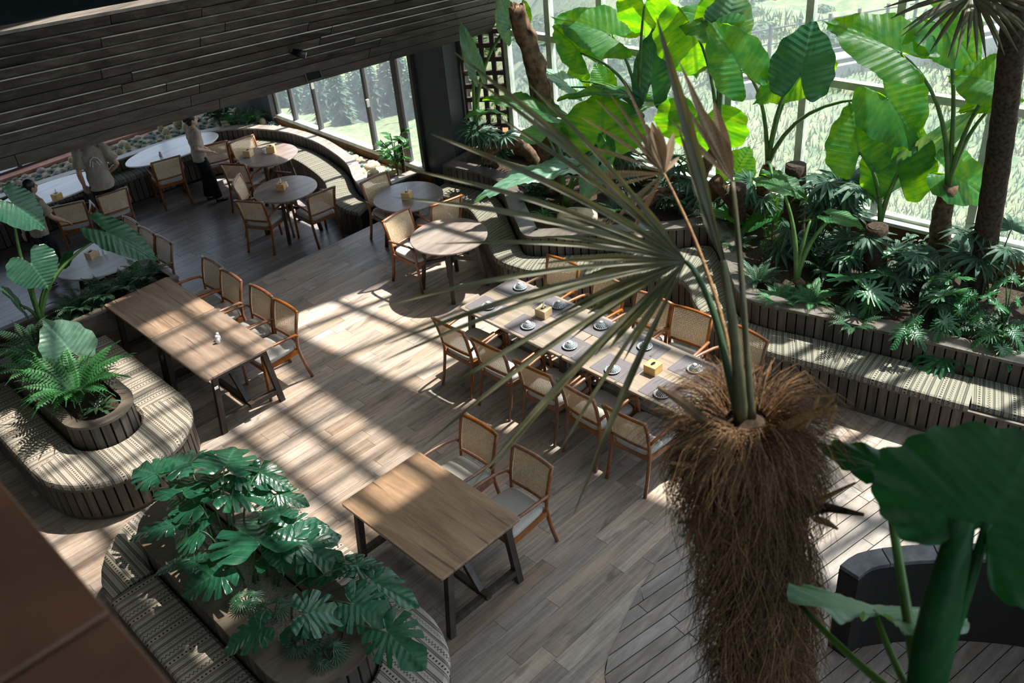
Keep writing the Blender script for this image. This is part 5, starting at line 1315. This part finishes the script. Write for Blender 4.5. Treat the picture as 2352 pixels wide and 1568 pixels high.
def blade(P,w,mat,name='stub',parent=palm,twist=0):
    n=len(P); g=G(); vs=[];fs=[]
    for i,p in enumerate(P):
        t=(P[min(i+1,n-1)]-P[max(i-1,0)]).normalized(); v=(CAMP-p).normalized(); s=t.cross(v).normalized(); nn=s.cross(t); wi=w[i] if isinstance(w,list) else w
        vs+=[p-s*wi,p+nn*wi*.35,p+s*wi,p-nn*wi*.25]
    for i in range(n-1):
        for k in range(4): a=4*i+k;b=4*i+(k+1)%4; fs.append((a,b,b+4,a+4))
    fs+=[(3,2,1,0),tuple(range(4*n-4,4*n))]
    return put(name,g.add(vs,fs,[(0,(i//4)/n) for i in range(4*n)]),mat,parent)
R0=2.62
for P,w in[([(1640,985),(1570,925),(1510,888)],.016),([(1790,985),(1850,955),(1922,942)],.014),([(1830,985),(1880,945),(1915,915)],.010),([(1650,1075),(1590,1068),(1540,1062)],.012),([(1640,1200),(1600,1195),(1555,1200)],.011),([(1840,1180),(1900,1165),(1985,1182)],.016),([(1840,1170),(1890,1145),(1965,1108)],.010),([(1870,1190),(1900,1200),(1925,1215)],.012),([(1800,1110),(1840,1095),(1866,1105)],.014),([(1770,1270),(1790,1300),(1800,1330)],.016),([(1835,1290),(1850,1330),(1860,1380)],.016),([(1780,1220),(1795,1235),(1800,1260)],.012),([(1690,1250),(1710,1262),(1700,1275)],.010),([(1880,910),(1862,960),(1850,985)],.006),([(1920,930),(1905,970),(1900,985)],.006),([(1560,1020),(1590,1030),(1640,1040)],.014)]:
    Q=[RG(x,y,R0-.10-.02*j) for j,(x,y) in enumerate(P)]; blade(Q,[w,w,w*.35],MT['fibre2'] if w<.0145 else MT['bark'],'leaf_base_stub')
# fronds
def frond(hub,tips,pet,mat,w=.017,r=2.7,sag=.04,lab=None,pw_=.016,petmat='stem_dark',fuse=.4):
    """hub px+range; tips: (px,py,range)"""
    hp=RG(*hub); fr_=put('frond_stalk',G().tube(spline([RG(*p) for p in pet],5),[pw_*(1-.5*k/(5*(len(pet)-1))) for k in range(5*(len(pet)-1)+1)],8),MT[petmat],palm,True,label=lab)
    for tx in tips:
        T=RG(*tx[:3]); ww=tx[3] if len(tx)>3 else w; n=9; P=[];Wd=[]
        for k in range(n+1):
            u=k/n; p=hp.lerp(T,u)+V3((0,0,sag*math.sin(PI*u)*(hp-T).length)); P.append(p); Wd.append(.62*ww*(min(1,.12+u/fuse*.88))*(1-max(0,(u-.5)/.5)**1.6*.92))
        g=G(); vs=[];fs=[]
        for i,p in enumerate(P):
            t=(P[min(i+1,n)]-P[max(i-1,0)]).normalized(); v=(CAMP-p).normalized(); s=t.cross(v).normalized(); nn=s.cross(t)
            vs+=[p-s*Wd[i]+nn*Wd[i]*.5,p,p+s*Wd[i]+nn*Wd[i]*.5]
        for i in range(n): q=3*i; fs+=[(q,q+1,q+4,q+3),(q+1,q+2,q+5,q+4)]
        put('leaflet',g.add(vs,fs,[(.3*(j%3-1),(j//3)/n) for j in range(len(vs))]),mat,fr_)
    return fr_
frond((1575,600,2.85),[(1043,120,3.0,.020),(1062,162,2.9),(990,308,2.8,.019),(935,388,2.75),(905,453,2.7,.018),(868,706,2.6),(884,792,2.55,.018),(872,832,2.5),(950,944,2.5),(968,1028,2.45),(1085,1115,2.4,.018),(1318,1180,2.4,.020),(1120,1090,2.45),(1200,180,3.0,.014),(1130,260,2.95),(1090,350,2.9),(1000,560,2.75,.012),(1180,1010,2.5,.012),(1260,1080,2.45,.012),(1330,640,3.0,.03),(1380,560,3.0,.03),(1350,720,2.95,.03),(1400,800,2.9,.03),(1440,470,3.0,.03)]+[(1575+L_*math.cos(math.radians(a_)),600-L_*math.sin(math.radians(a_)),2.85,.017) for a_,L_ in((130,260),(140,300),(150,330),(160,300),(170,330),(181,340),(192,330),(203,330),(214,320),(226,300),(238,270))],
 [(1696,960,2.62),(1672,850,2.68),(1640,720,2.76),(1600,630,2.83),(1575,600,2.85)],MT['fan'],.015,lab='green fan frond reaching far over the long table')
frond((1660,600,2.7),[(1508,40,2.9,.032),(1520,75,2.9,.02),(1560,300,2.85,.025),(1600,430,2.8,.028)],[(1705,965,2.62),(1695,850,2.64),(1680,720,2.67),(1660,600,2.7)],MT['fan'],.02,sag=.02,pw_=.024,lab='tall narrow folded frond standing upright',petmat='fan')
frond((1683,418,2.95),[(1558,138,3.1,.018),(1578,190,3.12,.026),(1590,215,3.1,.034),(1606,240,3.1,.042),(1540,275,3.05,.016),(1622,270,3.1,.044),(1545,200,3.1,.012),(1640,235,3.1,.036),(1650,300,3.05,.04)],[(1728,960,2.62),(1715,800,2.7),(1700,600,2.8),(1683,418,2.95)],MT['dryleaf'],.015,sag=.01,pw_=.014,lab='dry tan folded frond on a long stalk',petmat='fan')
frond((1525,398,3.1),[(1484,285,3.2,.034),(1497,280,3.2,.036),(1510,290,3.2,.034),(1475,310,3.2,.03),(1548,305,3.2,.026),(1465,330,3.2,.022),(1368,228,3.2,.012),(1335,270,3.2,.010),(1320,330,3.2,.010),(1310,408,3.15,.012),(1330,460,3.1,.010),(1400,215,3.2,.010),(1430,180,3.2,.010),(1335,420,3.1,.012),(1560,360,3.2,.014),(1400,520,3.1,.016),(1440,560,3.05,.016)],[(1690,965,2.62),(1665,760,2.75),(1600,560,2.95),(1525,398,3.1)],MT['dryleaf'],.012,sag=.03,pw_=.009,lab='dry brown fan frond with frayed leaflets',petmat='fibre2')
# ---- thin palm at the right
q0=V3((9.30,3.10,.66)); rp=empty('thin_palm',q0,'thin dark palm trunk at the right with a drooping fan of leaves','palm')
P=spline([q0]+[RG(x,y,r) for x,y,r in((2262,560,9.75),(2285,420,9.7),(2305,280,9.6),(2320,150,9.5),(2330,40,9.4),(2335,-60,9.4))],5); n=len(P)
put('trunk',G().tube(P,[.125*(1-.15*k/n)*(1+.045*(k%2)) for k in range(n)],12),MT['trunk_dark'],rp,True)
hp=RG(2232,-10,9.2); fs_=stalk(rp,P[-1],hp,.018,.012,'stem_dark',name='frond_stalk')
for i in range(26):
    a=PI*(1.02+.96*i/25); ex=2232+205*math.cos(a)*(1.0 if i%2 else .9); ey=-10-150*math.sin(a)*(1 if i%3 else .85)
    T=RG(ex,ey,9.0+.2*math.sin(i)); blade([hp,hp.lerp(T,.35)+V3((0,0,.05)),hp.lerp(T,.7)+V3((0,0,.04)),T],[.004,.022,.016,.003],MT['fan'],'leaflet',fs_)
CRN=[fan_mesh(MT['fan'],60+s,24,260,.030,.35,.5) for s in range(2)]
top=P[-1]+V3((0,0,.25)); put('crown_shaft',G().tube([P[-1],top],[.10,.06],10),MT['trunk_dark'],rp,True)
for k in range(15):  # fronds above the view, added to throw dappled shade on the bench
    a=2.4*k; d=V3((math.cos(a),math.sin(a),0)); el=.25+.9*(k/15); A=top+d*.55*math.cos(el)*1.2+V3((0,0,.75*math.sin(el)))
    if (A-V3((GX(A.y),A.y,A.z))).x>-.25: A.x=GX(A.y)-.3
    stalk(rp,top,A,.014,.008,'stem_dark'); T=A+d*.42+V3((0,0,.12)); T.x=min(T.x,GX(T.y)-.12); place('fan_leaf',CRN[k%2],rp,A,T,V3((-d.x*.3,-d.y*.3,1)),1)
# ---- elephant ear close to the viewer at the right
EB=V3((2.05,.42,0)); en=empty('elephant_ear_plant',EB,'dark elephant ear close to the viewer at the lower right corner','plant','elephant ear plants')
cr=RG(2120,1640,1.95); put('trunk',G().tube([EB,V3((2.0,.42,1.6)),V3((cr.x,cr.y,3.2)),cr],[.09,.085,.075,.06],12),MT['petal_stem'],en,True)
def near_leaf(A,T,w,nrm,i=0): place('leaf',EARN[i],en,A,T,nrm,w,.9)
A=RG(2268,1200,2.15);T=RG(2425,975,2.45); near_leaf(A,T,1.75,(CAMP-A).normalized()*.9+V3((0,0,.35))); stalk(en,cr,A,.022,.014,'ear_near',RG(2205,1420,2.0))
A=RG(2030,1075,2.5);T=RG(1864,1000,2.7); near_leaf(A,T,.42,(CAMP-A).normalized()*.6+V3((0,0,.6)),1)
stalk(en,cr,A,.020,.012,'petal_stem',RG(2085,1420,2.1))
A=RG(2008,1402,2.2);T=RG(1990,1338,2.62); 
place('leaf',EARP[0],en,A,T,V3((-.1,-.05,1)),.95,.8); stalk(en,cr,A,.014,.009,'petal_stem',RG(2050,1530,2.05))
A=RG(1838,1388,2.35); stalk(en,cr,A,.016,.009,'petal_stem',RG(1950,1520,2.1))
P=[RG(x,y,r) for x,y,r in((2118,1640,1.95),(2140,1500,1.98),(2165,1380,2.02),(2192,1280,2.08),(2210,1195,2.14))]
put('rolled_leaf',G().tube(P,[.050,.056,.050,.042,.034],14),MT['ear_near'],en,True,label='rolled young leaf with pale rings')
for k in range(9):
    c=P[0].lerp(P[-1],.1+.1*k); put('leaf_ring',G().tube([c,c+V3((0,0,.003))],[.0515-.0018*k,.0515-.0018*k],14),MT['ear_pale'],[o for o in en.children if o.name.startswith('rolled_leaf')][0])
A=RG(1612,1232,3.3);T=RG(1556,1212,3.4); place('leaf',EARP[1],en,A,T,V3((0,0,1)),.5)
# ================================================================== people
MT['skin']=plain('skin',(.42,.25,.17),.55,.35,0,.05,10)
MT['hair']=plain('black hair',(.010,.009,.009),.45,.45,0,.2,60)
MT['tee']=plain('taupe cotton tee',(.30,.25,.205),.95,.1,0,.10,14)
MT['pants']=plain('black trousers',(.010,.011,.013),.9,.15,0,.2,30)
MT['shoe']=plain('black leather shoe',(.012,.010,.010),.35,.5,0,.1,30)
def remesh(g,vox,smooth=3):
    me=g.mesh('tmp',MT['skin']); o=bpy.data.objects.new('tmp',me); COL.objects.link(o)
    m=o.modifiers.new('r','REMESH'); m.mode='VOXEL'; m.voxel_size=vox; s=o.modifiers.new('s','SMOOTH'); s.iterations=smooth; s.factor=.5
    dg=bpy.context.evaluated_depsgraph_get(); ev=o.evaluated_get(dg); em=ev.to_mesh(); r=G()
    r.add([v.co.copy() for v in em.vertices],[tuple(p.vertices) for p in em.polygons]); ev.to_mesh_clear()
    bpy.data.objects.remove(o); bpy.data.meshes.remove(me); return r
def ell(g,c,r,n=12,m=8):
    vs=[];fs=[]
    for i in range(m+1):
        b=-PI/2+PI*i/m
        for k in range(n): a=2*PI*k/n; vs.append((c[0]+r[0]*math.cos(a)*math.cos(b),c[1]+r[1]*math.sin(a)*math.cos(b),c[2]+r[2]*math.sin(b)))
    for i in range(m):
        for k in range(n): a=i*n+k;b=i*n+(k+1)%n; fs.append((a,b,b+n,a+n))
    g.add(vs,fs)
def loft(g,rings,n=16):
    vs=[];fs=[]
    for c,rx,ry in rings:
        for k in range(n): a=2*PI*k/n; vs.append((c[0]+rx*math.cos(a),c[1]+ry*math.sin(a),c[2]))
    for i in range(len(rings)-1):
        for k in range(n): a=i*n+k;b=i*n+(k+1)%n; fs.append((a,b,b+n,a+n))
    fs+=[tuple(range(n-1,-1,-1)),tuple(range((len(rings)-1)*n,len(rings)*n))]; g.add(vs,fs)
def person(label,loc,rz,s,arms,legs,lean=0.0,headturn=0.0,logo=False):
    t=empty('person',loc,label,'person','restaurant staff',rz=rz); t.scale=(s,s,s)
    hip=V3((0,0,.90)); ch=V3((lean*.6,0,1.22)); nk=V3((lean,0,1.39)); hd=V3((lean+.02,0,1.515))
    b=G()
    loft(b,[((0,0,.82),.09,.13),((0,0,.92),.10,.145),((lean*.3,0,1.05),.085,.118),((lean*.5,0,1.18),.10,.14),((lean*.8,0,1.30),.09,.155),((lean,0,1.365),.05,.09)])
    b.tube([nk-V3((0,0,.06)),nk+V3((.005,0,.08))],[.052,.048],10)
    Rh=Matrix.Rotation(headturn,3,'Z'); h=G()
    ell(h,(0,0,0),(.088,.074,.112)); ell(h,(.028,0,-.055),(.055,.052,.060)); ell(h,(.092,0,-.018),(.018,.013,.026)); ell(h,(.080,0,-.062),(.012,.024,.008))
    for q in(-1,1): ell(h,(-.005,q*.076,-.012),(.020,.010,.030))
    h.xf(Rh.to_4x4()); h.v=[v+hd for v in h.v]; b.add(h.v,h.f)
    sh={}
    for q,(el,wr,fd) in zip((1,-1),arms):
        S_=V3((lean*.85,q*.165,1.325)); el=V3(el)+V3((lean*.6,0,0)); wr=V3(wr)+V3((lean*.6,0,0)); sh[q]=(S_,el,wr)
        b.tube([S_,S_.lerp(el,.5),el,el.lerp(wr,.35),wr],[.050,.044,.037,.038,.026],10)
        d=(wr-el).normalized(); sd_=d.cross(V3(fd)).normalized(); up=sd_.cross(d)
        pc=wr+d*.045; b.tube([wr-d*.01,pc,wr+d*.085],[.026,.036,.034],8,True,.5)
        for j in range(4):
            o=sd_*(.026-.0175*j); L=[.070,.078,.072,.056][j]; p0=wr+d*.078+o; p1=p0+d*L*.5-up*L*.10; p2=p1+d*L*.45-up*L*.30; b.tube([p0-d*.015,p0,p1,p2],[.0095,.0092,.0085,.007],7)
        p0=wr+d*.025+sd_*.028; p1=p0+d*.032+sd_*.026-up*.008; b.tube([p0,p1,p1+d*.032+sd_*.006-up*.012],[.0115,.010,.008],7)
    for q,(kn,an,toe) in zip((1,-1),legs):
        hp=V3((0,q*.082,.90)); kn=V3(kn);an=V3(an); b.tube([hp,hp.lerp(kn,.5),kn,kn.lerp(an,.35),an],[.085,.072,.054,.052,.036],10)
        b.tube([an+V3((-.02,0,-.02)),an+V3((.04,0,-.05)),V3(toe)],[.038,.036,.026],8,True,.7)
    bo=put('body',remesh(b,.008),MT['skin'],t,True,local=True)
    # eyes and hair
    e=G()
    for q in(-1,1): ell(e,(.078,q*.030,.008),(.010,.012,.006),8,6); 
    e.xf(Rh.to_4x4()); e.v=[v+hd for v in e.v]; put('eyes',e,MT['hair'],bo,True,local=True)
    hr=G(); ell(hr,(-.018,0,.030),(.100,.088,.102)); ell(hr,(-.05,0,-.02),(.065,.080,.085)); 
    if not logo: ell(hr,(-.115,0,.01),(.035,.035,.04))
    hr=remesh(hr,.008,2); hr.v=[v for v in hr.v]
    hr.v=[(V3((min(v.x,.060+.35*max(0,v.z-.07)),v.y,v.z))) for v in hr.v]
    hr.xf(Rh.to_4x4()); hr.v=[v+hd for v in hr.v]; put('hair',hr,MT['hair'],t,True,local=True)
    c=G()
    loft(c,[((0,0,.80),.125,.168),((0,0,.90),.120,.166),((lean*.3,0,1.03),.112,.154),((lean*.5,0,1.17),.122,.168),((lean*.75,0,1.28),.112,.178),((lean*.95,0,1.355),.078,.12),((lean,0,1.385),.062,.075)])
    for q in(1,-1):
        S_,el,wr=sh[q]; c.tube([S_+V3((0,-q*.05,.012)),S_+V3((0,q*.005,.0)),S_.lerp(el,.45),S_.lerp(el,.78)],[.060,.070,.072,.076],10)
    rs=random.Random(int(s*1000)); c2=remesh(c,.010,3)
    c2.v=[v+V3((.006*math.sin(v.z*31+v.y*17),.006*math.sin(v.z*27+v.x*21),0)) for v in c2.v]
    sr=put('shirt',c2,MT['tee'],t,True,local=True)
    p=G(); loft(p,[((0,0,.80),.100,.145),((0,0,.90),.100,.142),((0,0,.95),.085,.125)])
    for q,(kn,an,toe) in zip((1,-1),legs):
        hp=V3((0,q*.080,.88)); kn=V3(kn);an=V3(an); p.tube([hp,hp.lerp(kn,.5),kn,kn.lerp(an,.5),an+V3((0,0,.0))],[.088,.084,.072,.074,.086],12)
    put('trousers',remesh(p,.010,3),MT['pants'],t,True,local=True)
    for q,(kn,an,toe) in zip((1,-1),legs):
        an=V3(an);toe=V3(toe); g=G(); d=(toe-an); d.z=0; d.normalize(); base=V3((an.x,an.y,toe.z-.022)); L=(V3((toe.x,toe.y,0))-V3((an.x,an.y,0))).length
        g.tube([base-d*.045+V3((0,0,.030)),base+V3((0,0,.034)),base+d*L*.55+V3((0,0,.028)),base+d*(L+.02)+V3((0,0,.02))],[.040,.043,.042,.028],10,True,.62); put('shoe',g,MT['shoe'],t,True,local=True)
    if logo:
        g=G(); x=-.135
        for P in([(-.08,1.16),(-.05,1.24),(0,1.27),(.05,1.24),(.08,1.16)],[(-.05,1.14),(-.02,1.21),(0,1.17),(.025,1.215),(.05,1.14)]): g.tube([V3((x+.02*(z-1.14)/.1+lean*.5-.004,y,z)) for y,z in P],.005,5)
        put('print',g,MT['white'],sr,local=True,label='white line print on the back')
    return t
hang=((-.03,.20,1.06),(.03,.215,.84),(0,1,0))
def arm(e,w,f=(0,0,1)): return (e,w,f)
q=Z(487,463,LZ)
person('woman in taupe tee and black flared trousers standing by the round tables',(q.x,q.y,LZ),math.radians(-12),.965,
 [arm((-.05,.215,1.07),(.14,.20,.93)),arm((-.06,-.215,1.07),(.16,-.17,.95))],[((.03,.09,.50),(.0,.10,.09),(.14,.115,.025)),((.09,-.085,.50),(.10,-.09,.09),(.24,-.11,.025))],.02,-.1)
q=Z(236,428,LZ+.92)
person('man in taupe tee seen from behind, head hidden by the boards',(q.x,q.y,LZ),math.radians(78),1.13,
 [arm((-.06,.235,1.07),(.05,.215,.86)),arm((-.10,-.27,1.08),(.04,-.15,.95))],[((.02,.09,.50),(.0,.10,.09),(.14,.12,.025)),((.02,-.09,.50),(.0,-.10,.09),(.14,-.12,.025))],.10,0,True)
q=Z(50,432,LZ+1.52)
person('person in taupe tee walking past the fern planter at the left edge',(q.x,q.y,LZ),math.radians(8),.985,
 [arm((-.14,.20,1.08),(-.20,.19,.85)),arm((.10,-.21,1.06),(.28,-.18,.90))],[((.16,.085,.52),(.10,.09,.10),(.24,.10,.03)),((.02,-.085,.50),(-.22,-.09,.12),(-.10,-.10,.03))],.10,-.1)
